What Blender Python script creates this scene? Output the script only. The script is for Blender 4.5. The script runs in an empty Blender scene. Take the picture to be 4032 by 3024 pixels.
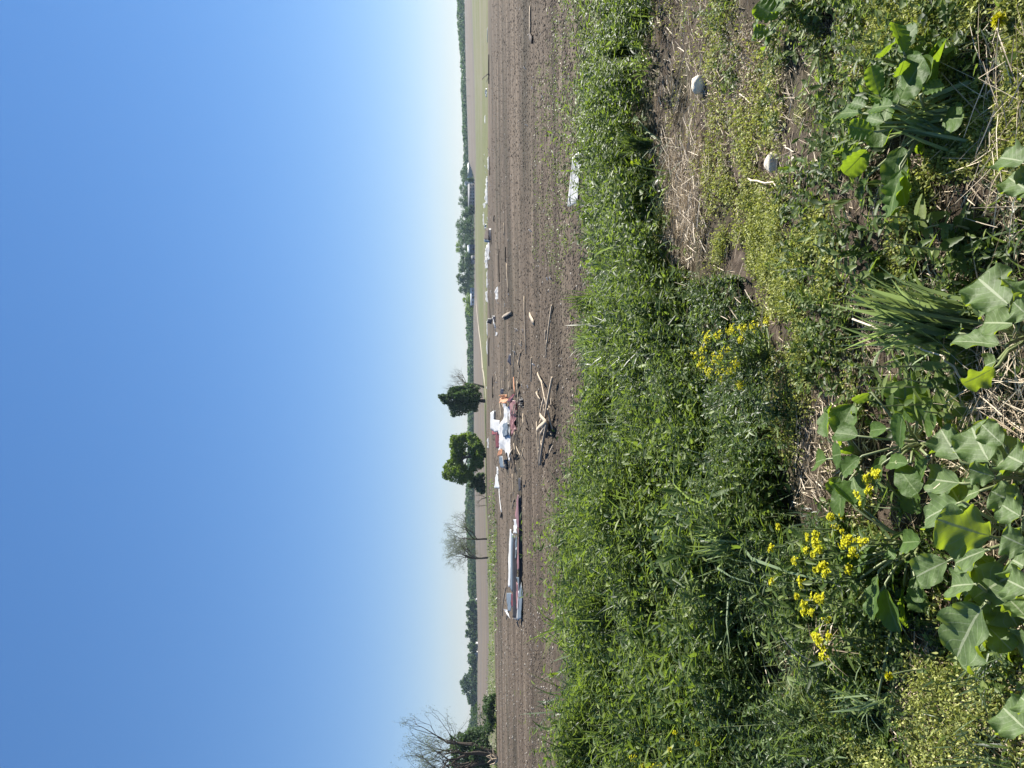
import bpy, math, random
import numpy as np
from mathutils import Matrix, Vector

# ------------------------------------------------------------------ camera
SC = bpy.context.scene
COL = SC.collection
F_PX = 2912.0            # focal length in pixels of the 4032 px wide photograph (26 mm lens, camera held upright, picture on its side)
CAM = np.array([0.0, 0.0, 1.6])
PITCH = math.atan(157 / F_PX)
ROLL = math.atan(0.0125)
cF = np.array([0.0, math.cos(PITCH), -math.sin(PITCH)])
_R = np.array([1.0, 0.0, 0.0]); _U = np.array([0.0, math.sin(PITCH), math.cos(PITCH)])
cR = _R * math.cos(ROLL) - _U * math.sin(ROLL)
cU = _U * math.cos(ROLL) + _R * math.sin(ROLL)
cd = bpy.data.cameras.new('camera'); cam = bpy.data.objects.new('camera', cd); COL.objects.link(cam)
cd.sensor_width = 36; cd.lens = 26; cd.sensor_fit = 'HORIZONTAL'; cd.clip_start = 0.02; cd.clip_end = 6000
X, Y, Z = -cU, cR, -cF
cam.matrix_world = Matrix(((X[0], Y[0], Z[0], CAM[0]), (X[1], Y[1], Z[1], CAM[1]), (X[2], Y[2], Z[2], CAM[2]), (0, 0, 0, 1)))
SC.camera = cam

# ------------------------------------------------------------------ world, sun, exposure
SUN_EL, SUN_AZ = math.radians(42), math.radians(56)      # azimuth measured to the right of straight ahead
world = bpy.data.worlds.new('World'); SC.world = world; world.use_nodes = True
wn = world.node_tree.nodes; wl = world.node_tree.links
sky = wn.new('ShaderNodeTexSky'); sky.sky_type = 'NISHITA'; sky.sun_disc = False
sky.sun_elevation = SUN_EL; sky.sun_rotation = SUN_AZ
sky.altitude = 200; sky.air_density = 1.0; sky.dust_density = 0.0; sky.ozone_density = 5.0
bg = wn['Background']; bg.inputs['Strength'].default_value = 0.094
gm = wn.new('ShaderNodeGamma'); gm.inputs['Gamma'].default_value = 0.62; wl.new(sky.outputs[0], gm.inputs['Color'])
hs = wn.new('ShaderNodeHueSaturation'); hs.inputs['Saturation'].default_value = 1.4; wl.new(gm.outputs[0], hs.inputs['Color'])
tn = wn.new('ShaderNodeMix'); tn.data_type = 'RGBA'; tn.blend_type = 'MULTIPLY'; tn.inputs['Factor'].default_value = 1.0; tn.inputs['B'].default_value = (0.93, 0.95, 1.12, 1); wl.new(hs.outputs[0], tn.inputs['A'])
wl.new(tn.outputs['Result'], bg.inputs[0])
sd = bpy.data.lights.new('sun', 'SUN'); sd.energy = 5.0; sd.angle = math.radians(0.5); sd.color = (1.0, 0.95, 0.86)
sun = bpy.data.objects.new('sun', sd); COL.objects.link(sun)
sdir = Vector((math.sin(SUN_AZ) * math.cos(SUN_EL), math.cos(SUN_AZ) * math.cos(SUN_EL), math.sin(SUN_EL)))
sun.rotation_euler = sdir.to_track_quat('Z', 'Y').to_euler()
SC.view_settings.view_transform = 'Standard'; SC.view_settings.look = 'None'
SC.view_settings.exposure = 1.3; SC.view_settings.gamma = 1.0
try: SC.cycles.use_denoising = True
except Exception: pass
SC.cycles.max_bounces = 6; SC.cycles.transparent_max_bounces = 6; SC.cycles.transmission_bounces = 4
SC.cycles.diffuse_bounces = 3; SC.cycles.glossy_bounces = 2
SC.cycles.sample_clamp_indirect = 4

# ------------------------------------------------------------------ pixel helpers (full photograph pixels)
def ray(ix, iy):
    ix = np.asarray(ix, float); iy = np.asarray(iy, float)
    a = (1512 - iy) / F_PX; b = (2016 - ix) / F_PX
    return cF + a[..., None] * cR + b[..., None] * cU
def P(ix, iy, y):
    d = ray(ix, iy)
    return CAM + d * (np.asarray(y, float) / d[..., 1])[..., None]
def proj(p):
    v = np.asarray(p, float) - CAM
    f = v @ cF
    return 2016 - (v @ cU) / f * F_PX, 1512 - (v @ cR) / f * F_PX
def mpp(y): return y / F_PX

# ------------------------------------------------------------------ numpy noise
def _hash(ix, iy, seed):
    n = (ix.astype(np.int64) * 374761393 + iy.astype(np.int64) * 668265263 + seed * 69069) & 0x7fffffff
    n = ((n ^ (n >> 13)) * 1274126177) & 0x7fffffff
    n = n ^ (n >> 16)
    return (n & 0xffff) / 65535.0
def vnoise(x, y, seed=0):
    x = np.asarray(x, float); y = np.asarray(y, float)
    xi = np.floor(x); yi = np.floor(y); fx = x - xi; fy = y - yi
    fx = fx * fx * (3 - 2 * fx); fy = fy * fy * (3 - 2 * fy)
    a = _hash(xi, yi, seed); b = _hash(xi + 1, yi, seed); c = _hash(xi, yi + 1, seed); d = _hash(xi + 1, yi + 1, seed)
    return (a * (1 - fx) + b * fx) * (1 - fy) + (c * (1 - fx) + d * fx) * fy - 0.5
def fbm(x, y, seed=0, oct=4):
    s = 0; a = 1.0
    for k in range(oct):
        s = s + a * vnoise(np.asarray(x) * 2 ** k, np.asarray(y) * 2 ** k, seed + k * 17); a *= 0.5
    return s
def sstep(a, b, x):
    t = np.clip((x - a) / (b - a), 0, 1); return t * t * (3 - 2 * t)

# ------------------------------------------------------------------ terrain
FIELD_Z = -1.4
def tab(pts, iy):
    p = np.array(pts, float); return np.interp(iy, p[:, 0], p[:, 1])
IYS = np.linspace(-900, 3924, 161)
IX1 = tab([(0, 1921), (600, 1921), (1000, 1919), (1300, 1919), (1500, 1917), (1700, 1914), (1900, 1917), (2100, 1920), (2200, 1928), (2300, 1940), (2500, 1947), (2700, 1951), (3024, 1957)], IYS)
IX2 = tab([(0, 1858), (300, 1868), (600, 1873), (900, 1872), (1050, 1872), (1200, 1880), (1400, 1897), (1600, 1907), (1700, 1909), (2000, 1912), (2100, 1914), (2200, 1919), (2500, 1925), (2700, 1922), (2900, 1920)], IYS)
IX3 = tab([(0, 1829), (300, 1834), (640, 1845), (690, 1868), (900, 1869), (1130, 1868), (1240, 1864), (1700, 1866), (2100, 1871), (2350, 1877), (2500, 1881), (2900, 1878)], IYS)
E1 = tab([(0, 110), (900, 112), (1300, 130), (1700, 150), (2100, 150), (2300, 125), (2700, 112), (3024, 110)], IYS)
E2 = tab([(0, 380), (600, 400), (900, 480), (1100, 420), (1250, 300), (1450, 190), (1700, 166), (2100, 172), (2400, 170), (2900, 175)], IYS)
E3 = tab([(0, 700), (600, 700), (690, 580), (1230, 580), (1300, 650), (3024, 620)], IYS)
Z1 = P(IX1, IYS, E1)[:, 2]; Z2 = P(IX2, IYS, E2)[:, 2]; Z3 = P(IX3, IYS, E3)[:, 2]
S_OF = P(IX1, IYS, E1)[:, 0] / E1
_o = np.argsort(S_OF)
def at_s(arr, s): return np.interp(s, S_OF[_o], arr[_o])
def far_z(s, y):
    e1, e2, e3 = at_s(E1, s), at_s(E2, s), at_s(E3, s); z1, z2, z3 = at_s(Z1, s), at_s(Z2, s), at_s(Z3, s)
    def l(a, b, t): return a + (b - a) * t
    z = np.where(y < 90, FIELD_Z, l(FIELD_Z, z1, np.clip((y - 90) / np.maximum(e1 - 90, 1), 0, 1)))
    z = np.where(y > e1, l(z1, z2, np.clip((y - e1) / (e2 - e1), 0, 1)), z)
    z = np.where(y > e2, l(z2, z3, np.clip((y - e2) / (e3 - e2), 0, 1)), z)
    return z
def bank_z(x, y):
    r = np.hypot(x, y)
    edge = 9.3 - 0.10 * x
    drop = sstep(edge, edge + 7.0, y)
    z = FIELD_Z * drop
    amp = 1 - drop * 0.7
    z = z + amp * (0.09 * fbm(x * 0.9, y * 0.9, 3, 3) + 0.035 * fbm(x * 4, y * 4, 9, 3))
    z = z + 0.56 * sstep(0.8, -4.6, x) * sstep(4.5, 8.0, y) * (1 - drop)
    # shallow wheel ruts running across the view
    z = z - amp * 0.07 * np.exp(-((y - 5.3 - 0.12 * x + 0.3 * vnoise(x * .5, x * 0, 5)) / 0.25) ** 2)
    z = z - amp * 0.05 * np.exp(-((y - 4.1 + 0.1 * x) / 0.22) ** 2) * sstep(-0.5, 0.5, x)
    return z
def ground_z(x, y):
    x = np.asarray(x, float); y = np.asarray(y, float)
    s = x / np.maximum(y, 0.5)
    return np.where(y < 17, bank_z(x, y), far_z(s, y))
def gp(ix, iy, h=0.0):
    """where the line of sight through a pixel meets the ground raised by h (arrays allowed)"""
    ix, iy = np.broadcast_arrays(np.asarray(ix, float), np.asarray(iy, float)); shp = ix.shape
    d = ray(ix.ravel(), iy.ravel()); k = d[:, 2] / d[:, 1]; sx = d[:, 0] / d[:, 1]
    ys = np.exp(np.linspace(math.log(0.9), math.log(680), 700))
    yy = np.full(len(k), 680.0); found = np.zeros(len(k), bool)
    prev = None
    for c0 in range(0, len(k), 3000):
        kk = k[c0:c0 + 3000, None]; ss = sx[c0:c0 + 3000, None]
        g = CAM[2] + kk * ys - (ground_z(ss * ys, np.broadcast_to(ys, (len(kk), len(ys)))) + h)
        below = g <= 0
        j = np.argmax(below, axis=1); ok = below.any(axis=1)
        j1 = np.clip(j, 1, len(ys) - 1); i = np.arange(len(kk))
        ga, gb = g[i, j1 - 1], g[i, j1]
        t = np.clip(ga / np.maximum(ga - gb, 1e-9), 0, 1)
        yv = ys[j1 - 1] + (ys[j1] - ys[j1 - 1]) * t
        yy[c0:c0 + 3000] = np.where(ok, yv, 680)
    p = CAM + d * (yy / d[:, 1])[:, None]
    return p.reshape(shp + (3,))
def Q(ix, iy, h=0.0):
    """the point at height h above the flat ploughed field seen at this pixel"""
    d = ray(ix, iy); t = (FIELD_Z + h - CAM[2]) / d[..., 2]
    return CAM + d * t[..., None] if d.ndim > 1 else CAM + d * t
def N(ix, iy, h=0.0):
    """the point at height h above the near verge seen at this pixel"""
    d = ray(ix, iy); t = (h - CAM[2]) / d[..., 2]
    return CAM + d * t[..., None] if d.ndim > 1 else CAM + d * t

# ------------------------------------------------------------------ mesh helpers
class MB:
    def __init__(s): s.v = []; s.f = []; s.n = 0; s.a = {}; s.nv = []
    def add(s, v, f, **att):
        v = np.asarray(v, float).reshape(-1, 3); f = np.asarray(f, np.int64)
        s.v.append(v); s.f.append(f + s.n); 
        for k in set(list(att) + list(s.a)):
            if k not in s.a: s.a[k] = [np.zeros(s.n)] if s.n else []
            a = att.get(k, 0.0); s.a[k].append(np.broadcast_to(np.asarray(a, float), (len(v),)) if np.ndim(a) == 0 else np.asarray(a, float).ravel())
        s.n += len(v)
    def build(s, name, mat, parent=None, smooth=False, origin=None):
        me = bpy.data.meshes.new(name)
        V = np.concatenate(s.v) if s.v else np.zeros((0, 3))
        o = bpy.data.objects.new(name, me); COL.objects.link(o)
        if parent is not None:
            o.parent = parent; V = V - np.array(parent.location)
        elif origin is not None:
            V = V - np.asarray(origin, float); o.location = origin
        me.vertices.add(len(V)); me.vertices.foreach_set('co', V.astype(np.float32).ravel())
        loops = np.concatenate([f.ravel() for f in s.f]); tot = np.concatenate([np.full(len(f), f.shape[1]) for f in s.f])
        me.loops.add(len(loops)); me.loops.foreach_set('vertex_index', loops.astype(np.int32))
        me.polygons.add(len(tot)); st = np.concatenate([[0], np.cumsum(tot)[:-1]])
        me.polygons.foreach_set('loop_start', st.astype(np.int32)); me.polygons.foreach_set('loop_total', tot.astype(np.int32))
        if smooth: me.polygons.foreach_set('use_smooth', np.ones(len(tot), bool))
        for k, a in s.a.items():
            at = me.attributes.new(k, 'FLOAT', 'POINT'); at.data.foreach_set('value', np.concatenate(a).astype(np.float32))
        me.update(calc_edges=True); me.validate()
        me.materials.append(mat)
        return o
def norm(v): return v / np.maximum(np.linalg.norm(v, axis=-1, keepdims=True), 1e-9)
UP = np.array([0, 0, 1.0])
def strips(mb, base, d, L, W, prof, bend, tint, roll=None, fold=0.0, curl=None):
    """a batch of leaves or blades: rows of three points along a bent spine"""
    base = np.asarray(base, float); n = len(base); K = len(prof)
    t = np.linspace(0, 1, K)
    d = norm(d); L = np.broadcast_to(L, (n,)); W = np.broadcast_to(W, (n,)); bend = np.broadcast_to(bend, (n,))
    hd = d * [1, 1, 0]; hd = np.where(np.linalg.norm(hd, axis=1, keepdims=True) < 1e-3, np.array([1.0, 0, 0]), hd); hd = norm(hd)
    c = base[:, None] + d[:, None] * (L[:, None] * t)[..., None] + (hd * 0.45 - UP)[:, None] * (bend[:, None] * L[:, None] * t ** 2)[..., None]
    side = norm(np.cross(d, UP) + 1e-6)
    if roll is not None:
        nn = np.cross(side, d); side = side * np.cos(roll)[:, None] + nn * np.sin(roll)[:, None]
    half = (W[:, None] * np.asarray(prof)) / 2
    if fold:
        tang = norm(np.gradient(c, axis=1)); nrm = np.cross(side[:, None], tang)
        cols = [c - side[:, None] * half[..., None], c - nrm * (half * fold)[..., None], c + side[:, None] * half[..., None]]
    else:
        cols = [c - side[:, None] * half[..., None], c + side[:, None] * half[..., None]]
    m = len(cols)
    v = np.stack(cols, axis=2)                                  # n,K,m,3
    idx = np.arange(n * K * m).reshape(n, K, m)
    f = [np.stack([idx[:, :-1, j], idx[:, :-1, j + 1], idx[:, 1:, j + 1], idx[:, 1:, j]], axis=-1).reshape(-1, 4) for j in range(m - 1)]
    mb.add(v.reshape(-1, 3), np.concatenate(f), tint=np.repeat(np.broadcast_to(tint, (n,)), K * m))
def tube(mb, pts, rad, ns=6, tint=0.5, cap=True):
    pts = np.asarray(pts, float); k = len(pts); rad = np.broadcast_to(rad, (k,))
    tg = norm(np.gradient(pts, axis=0))
    ref = np.array([0.31, 0.2, 0.93]) if abs(tg[0][2]) < 0.8 else np.array([1.0, 0.1, 0.0])
    a = norm(np.cross(tg, ref)); b = np.cross(tg, a)
    an = np.arange(ns) * 2 * math.pi / ns
    v = pts[:, None] + (a[:, None] * np.cos(an)[:, None] + b[:, None] * np.sin(an)[:, None]) * rad[:, None, None]
    idx = np.arange(k * ns).reshape(k, ns)
    f = np.stack([idx[:-1], np.roll(idx[:-1], -1, 1), np.roll(idx[1:], -1, 1), idx[1:]], -1).reshape(-1, 4)
    mb.add(v.reshape(-1, 3), f, tint=tint)
    if cap:
        for r in (0, k - 1):
            n0 = mb.n; c = pts[r]; ring = v[r]
            vv = np.vstack([ring, c[None]]); ff = np.array([[i, (i + 1) % ns, ns] for i in range(ns)])
            if r == 0: ff = ff[:, ::-1]
            mb.add(vv, ff, tint=tint)
def box(mb, c, sx, sy, sz, rz=0.0, tint=0.5):
    v = np.array([[x, y, z] for x in (-.5, .5) for y in (-.5, .5) for z in (-.5, .5)]) * [sx, sy, sz]
    R = np.array([[math.cos(rz), -math.sin(rz), 0], [math.sin(rz), math.cos(rz), 0], [0, 0, 1]])
    f = [[0, 1, 3, 2], [4, 6, 7, 5], [0, 4, 5, 1], [2, 3, 7, 6], [0, 2, 6, 4], [1, 5, 7, 3]]
    mb.add(v @ R.T + np.asarray(c, float), f, tint=tint)
def beam(mb, a, b, w, t, up=UP, tint=0.5, rng=None):
    """a sawn timber between two points, w wide, t thick, slightly bowed, with square ends"""
    a = np.asarray(a, float); b = np.asarray(b, float); d = norm(b - a); s = np.cross(d, up); s = norm(s); n = np.cross(s, d)
    k = 5; ts = np.linspace(0, 1, k); L = np.linalg.norm(b - a)
    bow = 0.006 * L * np.sin(ts * math.pi)
    rows = []
    for i in range(k):
        c = a + (b - a) * ts[i] + n * bow[i]
        rows += [c - s * w / 2 - n * t / 2, c + s * w / 2 - n * t / 2, c + s * w / 2 + n * t / 2, c - s * w / 2 + n * t / 2]
    idx = np.arange(4 * k).reshape(k, 4)
    f = np.stack([idx[:-1], np.roll(idx[:-1], -1, 1), np.roll(idx[1:], -1, 1), idx[1:]], -1).reshape(-1, 4)
    f = np.vstack([f, [[3, 2, 1, 0]], [idx[-1]]])
    mb.add(np.array(rows), f, tint=tint)
def slab(mb, pts, th, nrm=None, tint=0.5):
    """a flat polygon with real thickness (any number of corners)"""
    p = np.asarray(pts, float)
    if nrm is None:
        c = p.mean(0); nrm = np.zeros(3)
        for i in range(len(p)): nrm += np.cross(p[i] - c, p[(i + 1) % len(p)] - c)
        nrm = norm(nrm)
    n = len(p); v = np.vstack([p, p - np.asarray(nrm) * th])
    mb.add(v, np.array([list(range(n))]), tint=tint)
    m0 = mb.n - 2 * n
    mb.f.append(np.array([[m0 + n + i for i in range(n)][::-1]])); 
    mb.f.append(np.array([[m0 + i, m0 + n + i, m0 + n + (i + 1) % n, m0 + (i + 1) % n] for i in range(n)]))
def sheet(mb, c4, nu=14, nv=8, crumple=0.08, ribs=0, ribh=0.03, th=0.01, seed=0, tear=0.0, tint=0.5):
    """a sheet between four corners (u along 0-1 and 3-2), crumpled or ribbed, two-sided with thickness"""
    c4 = np.asarray(c4, float); u, v = np.meshgrid(np.linspace(0, 1, nu), np.linspace(0, 1, nv))
    if tear:
        v = v + (tear * fbm(u * 5, u * 0 + 7, seed, 3)) * (v * 2 - 1); u = u + (tear * fbm(v * 4, v * 0 + 3, seed + 5, 3)) * (u * 2 - 1)
    p = (c4[0] * ((1 - u) * (1 - v))[..., None] + c4[1] * (u * (1 - v))[..., None] + c4[2] * (u * v)[..., None] + c4[3] * ((1 - u) * v)[..., None])
    n = norm(np.cross(c4[1] - c4[0], c4[3] - c4[0])); n = n if n[2] > 0 else -n
    z = crumple * fbm(u * 4 + seed, v * 3, seed, 4)
    if ribs: z = z + ribh * (np.abs(((v * ribs) % 1) - 0.5) < 0.14)
    p = p + n * z[..., None]
    idx = np.arange(nu * nv).reshape(nv, nu)
    f = np.stack([idx[:-1, :-1], idx[:-1, 1:], idx[1:, 1:], idx[1:, :-1]], -1).reshape(-1, 4)
    m = nu * nv
    rim = np.concatenate([idx[0, :], idx[1:, -1], idx[-1, ::-1][1:], idx[::-1, 0][1:-1]])
    r2 = np.roll(rim, -1)
    fr = np.stack([rim, rim + m, r2 + m, r2], -1)
    mb.add(np.vstack([p.reshape(-1, 3), (p - n * th).reshape(-1, 3)]), np.vstack([f, f[:, ::-1] + m, fr]), tint=tint)

def tag(o, label=None, cat=None, group=None, kind=None):
    if label: o['label'] = label
    if cat: o['category'] = cat
    if group: o['group'] = group
    if kind: o['kind'] = kind
    return o
def empty(name, loc, label, cat, group=None):
    o = bpy.data.objects.new(name, None); COL.objects.link(o); o.location = [float(v) for v in loc]
    o.empty_display_size = 0.1
    return tag(o, label, cat, group)

# ------------------------------------------------------------------ materials
def mat(name):
    m = bpy.data.materials.new(name); m.use_nodes = True
    nt = m.node_tree; return m, nt.nodes, nt.links, nt.nodes['Principled BSDF']
def ramp(nd, stops):
    r = nd.new('ShaderNodeValToRGB'); e = r.color_ramp.elements
    while len(e) < len(stops): e.new(0.5)
    for i, (p, c) in enumerate(stops): e[i].position = p; e[i].color = (*c, 1)
    return r
def texco(nd, lk, scale=(1, 1, 1)):
    g = nd.new('ShaderNodeNewGeometry'); m = nd.new('ShaderNodeMapping'); m.inputs['Scale'].default_value = scale
    lk.new(g.outputs['Position'], m.inputs['Vector']); return m.outputs[0]
def noise(nd, lk, vec, scale, detail=5, rough=0.6):
    n = nd.new('ShaderNodeTexNoise'); n.inputs['Scale'].default_value = scale; n.inputs['Detail'].default_value = detail; n.inputs['Roughness'].default_value = rough
    lk.new(vec, n.inputs['Vector']); return n.outputs['Fac']
def mixc(nd, lk, fac, a, b, typ='MIX'):
    m = nd.new('ShaderNodeMix'); m.data_type = 'RGBA'; m.blend_type = typ
    for s, v in ((m.inputs['Factor'], fac), (m.inputs['A'], a), (m.inputs['B'], b)):
        if hasattr(v, 'is_linked') or hasattr(v, 'node'): lk.new(v, s)
        elif isinstance(v, tuple): s.default_value = (*v, 1)
        else: s.default_value = v
    return m.outputs['Result']
for_m = {}
def soil_mat(name, stops, scale, bump, stretch=(1, 1, 1), patch=None, patch_scale=0.2, rough=0.95, streak=None):
    stops = [(p, dk(c, KS)) for p, c in stops]; patch = dk(patch, KS) if patch else None
    m, nd, lk, bs = mat(name); v = texco(nd, lk, stretch)
    a = noise(nd, lk, v, scale, 8, 0.7); r = ramp(nd, stops); lk.new(a, r.inputs[0]); c = r.outputs[0]
    if patch:
        b = noise(nd, lk, v, patch_scale, 4, 0.55); rr = ramp(nd, [(0.48, (0, 0, 0)), (0.66, (1, 1, 1))]); lk.new(b, rr.inputs[0])
        c = mixc(nd, lk, rr.outputs[0], c, patch)
    if streak:
        sv = texco(nd, lk, (streak * .07, 1, 1)); q = noise(nd, lk, sv, streak, 6, 0.65); rq = ramp(nd, [(0.36, (0.6, 0.58, 0.56)), (0.64, (1.25, 1.25, 1.25))]); lk.new(q, rq.inputs[0]); c = mixc(nd, lk, 1.0, c, rq.outputs[0], 'MULTIPLY')
        sv = texco(nd, lk, (.02, .3, 1)); q = noise(nd, lk, sv, 1.0, 4, 0.6); rq = ramp(nd, [(0.38, (0.68, 0.66, 0.64)), (0.6, (1.12, 1.12, 1.12))]); lk.new(q, rq.inputs[0]); c = mixc(nd, lk, 1.0, c, rq.outputs[0], 'MULTIPLY')
    lk.new(c, bs.inputs['Base Color']); bs.inputs['Roughness'].default_value = rough; bs.inputs['Specular IOR Level'].default_value = 0.15
    h = noise(nd, lk, v, scale * 1.4, 8, 0.7); bp = nd.new('ShaderNodeBump'); bp.inputs['Strength'].default_value = 0.9; bp.inputs['Distance'].default_value = bump
    lk.new(h, bp.inputs['Height']); lk.new(bp.outputs[0], bs.inputs['Normal'])
    return m
def leaf_mat(name, dark, mid, light, trans, tr=0.42, rough=0.42, spec=0.45, mottled=0.0):
    dark, mid, light, trans = dk(dark, KL * .65), dk(mid, KL * 1.0), dk(light, KL * 1.35), dk(trans, KL * 1.05)
    m, nd, lk, bs = mat(name)
    at = nd.new('ShaderNodeAttribute'); at.attribute_name = 'tint'
    r = ramp(nd, [(0.0, dark), (0.5, mid), (1.0, light)]); lk.new(at.outputs['Fac'], r.inputs[0])
    c = r.outputs[0]
    lk.new(c, bs.inputs['Base Color']); bs.inputs['Roughness'].default_value = rough; bs.inputs['Specular IOR Level'].default_value = spec
    t = nd.new('ShaderNodeBsdfTranslucent'); tc = mixc(nd, lk, 0.65, c, trans); lk.new(tc, t.inputs['Color'])
    mx = nd.new('ShaderNodeMixShader'); mx.inputs[0].default_value = tr
    lk.new(bs.outputs[0], mx.inputs[1]); lk.new(t.outputs[0], mx.inputs[2])
    lk.new(mx.outputs[0], nd['Material Output'].inputs['Surface'])
    return m
def plain(name, col, rough=0.6, metal=0.0, var=0.25, scale=3.0, spec=0.3, bump=0.0, stretch=(1, 1, 1), dirt=None, dirt_amt=0.5):
    col = dk(col, KP)
    m, nd, lk, bs = mat(name); v = texco(nd, lk, stretch)
    a = noise(nd, lk, v, scale, 6, 0.65)
    lo = tuple(max(0, c * (1 - var)) for c in col); hi = tuple(min(1, c * (1 + var)) for c in col)
    r = ramp(nd, [(0.3, lo), (0.7, hi)]); lk.new(a, r.inputs[0]); c = r.outputs[0]
    if dirt:
        b = noise(nd, lk, v, scale * 0.6, 6, 0.7); rr = ramp(nd, [(0.5, (0, 0, 0)), (0.72, (dirt_amt,) * 3)]); lk.new(b, rr.inputs[0]); c = mixc(nd, lk, rr.outputs[0], c, dirt)
    lk.new(c, bs.inputs['Base Color']); bs.inputs['Roughness'].default_value = rough; bs.inputs['Metallic'].default_value = metal; bs.inputs['Specular IOR Level'].default_value = spec
    if bump:
        bp = nd.new('ShaderNodeBump'); bp.inputs['Strength'].default_value = 0.6; bp.inputs['Distance'].default_value = bump
        h = noise(nd, lk, v, scale * 3, 6, 0.7); lk.new(h, bp.inputs['Height']); lk.new(bp.outputs[0], bs.inputs['Normal'])
    return m
KL, KS, KP = .72, .76, .80
def dk(c, k): return tuple(x * k for x in c)
M = {}
M['verge'] = soil_mat('verge_soil', [(0.3, (0.035, 0.025, 0.018)), (0.5, (0.085, 0.064, 0.047)), (0.72, (0.19, 0.15, 0.115))], 9, 0.03, patch=(0.06, 0.06, 0.028), patch_scale=1.1)
M['field'] = soil_mat('field_soil', [(0.3, (0.074, 0.056, 0.041)), (0.5, (0.135, 0.106, 0.077)), (0.7, (0.205, 0.162, 0.12))], 7, 0.02, stretch=(0.35, 1, 1), patch=(0.075, 0.063, 0.042), patch_scale=0.14, streak=1.1)
M['green'] = soil_mat('green_field', [(0.3, (0.085, 0.10, 0.036)), (0.5, (0.13, 0.14, 0.055)), (0.7, (0.175, 0.175, 0.085))], 0.8, 0.1, stretch=(0.4, 0.4, 1), patch=(0.19, 0.17, 0.115), patch_scale=0.045)
M['farfield'] = soil_mat('far_field', [(0.3, (0.115, 0.092, 0.068)), (0.5, (0.155, 0.125, 0.094)), (0.7, (0.20, 0.165, 0.125))], 0.06, 0.05, stretch=(0.15, 1, 1), patch=(0.13, 0.115, 0.10), patch_scale=0.02)
M['base'] = soil_mat('base_ground', [(0.3, (0.05, 0.06, 0.03)), (0.7, (0.09, 0.09, 0.05))], 0.1, 0.05)
M['track'] = plain('track_dirt', (0.42, 0.37, 0.27), 0.95, var=0.15, scale=0.6)
M['clod'] = soil_mat('clod_soil', [(0.3, (0.078, 0.061, 0.046)), (0.5, (0.142, 0.113, 0.087)), (0.75, (0.23, 0.185, 0.145))], 4, 0.02)
M['stone'] = plain('stone', (0.82, 0.74, 0.58), 0.85, var=0.3, scale=14, bump=0.01, dirt=(0.2, 0.16, 0.11), dirt_amt=0.6)
M['pebble'] = plain('pebble', (0.46, 0.42, 0.36), 0.85, var=0.35, scale=2)
M['grass'] = leaf_mat('grass_leaf', (0.035, 0.07, 0.036), (0.075, 0.125, 0.05), (0.15, 0.205, 0.10), (0.36, 0.52, 0.07), 0.36, 0.42, 0.45)
M['grass_pale'] = leaf_mat('pale_grass_leaf', (0.11, 0.18, 0.075), (0.21, 0.30, 0.14), (0.34, 0.43, 0.24), (0.50, 0.66, 0.16), 0.45, 0.45, 0.4)
M['weed'] = leaf_mat('weed_leaf', (0.035, 0.075, 0.018), (0.085, 0.14, 0.028), (0.20, 0.25, 0.075), (0.42, 0.60, 0.06), 0.38, 0.5, 0.28)
M['fern'] = leaf_mat('feathery_leaf', (0.045, 0.085, 0.025), (0.085, 0.145, 0.04), (0.16, 0.22, 0.08), (0.34, 0.5, 0.06), 0.4, 0.45, 0.5)
M['moss'] = leaf_mat('low_leaf', (0.13, 0.17, 0.03), (0.29, 0.33, 0.07), (0.56, 0.57, 0.22), (0.6, 0.66, 0.10), 0.34, 0.6, 0.3)
M['straw'] = leaf_mat('dry_straw', (0.24, 0.17, 0.10), (0.50, 0.40, 0.27), (0.80, 0.69, 0.52), (0.55, 0.43, 0.25), 0.15, 0.6, 0.35)
M['stalk'] = leaf_mat('green_stalk', (0.12, 0.17, 0.06), (0.22, 0.27, 0.11), (0.36, 0.38, 0.2), (0.4, 0.45, 0.1), 0.15, 0.45, 0.4)
M['petal'] = leaf_mat('yellow_petal', (0.52, 0.47, 0.006), (0.68, 0.64, 0.010), (0.78, 0.77, 0.05), (0.85, 0.82, 0.02), 0.35, 0.6, 0.2)
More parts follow.
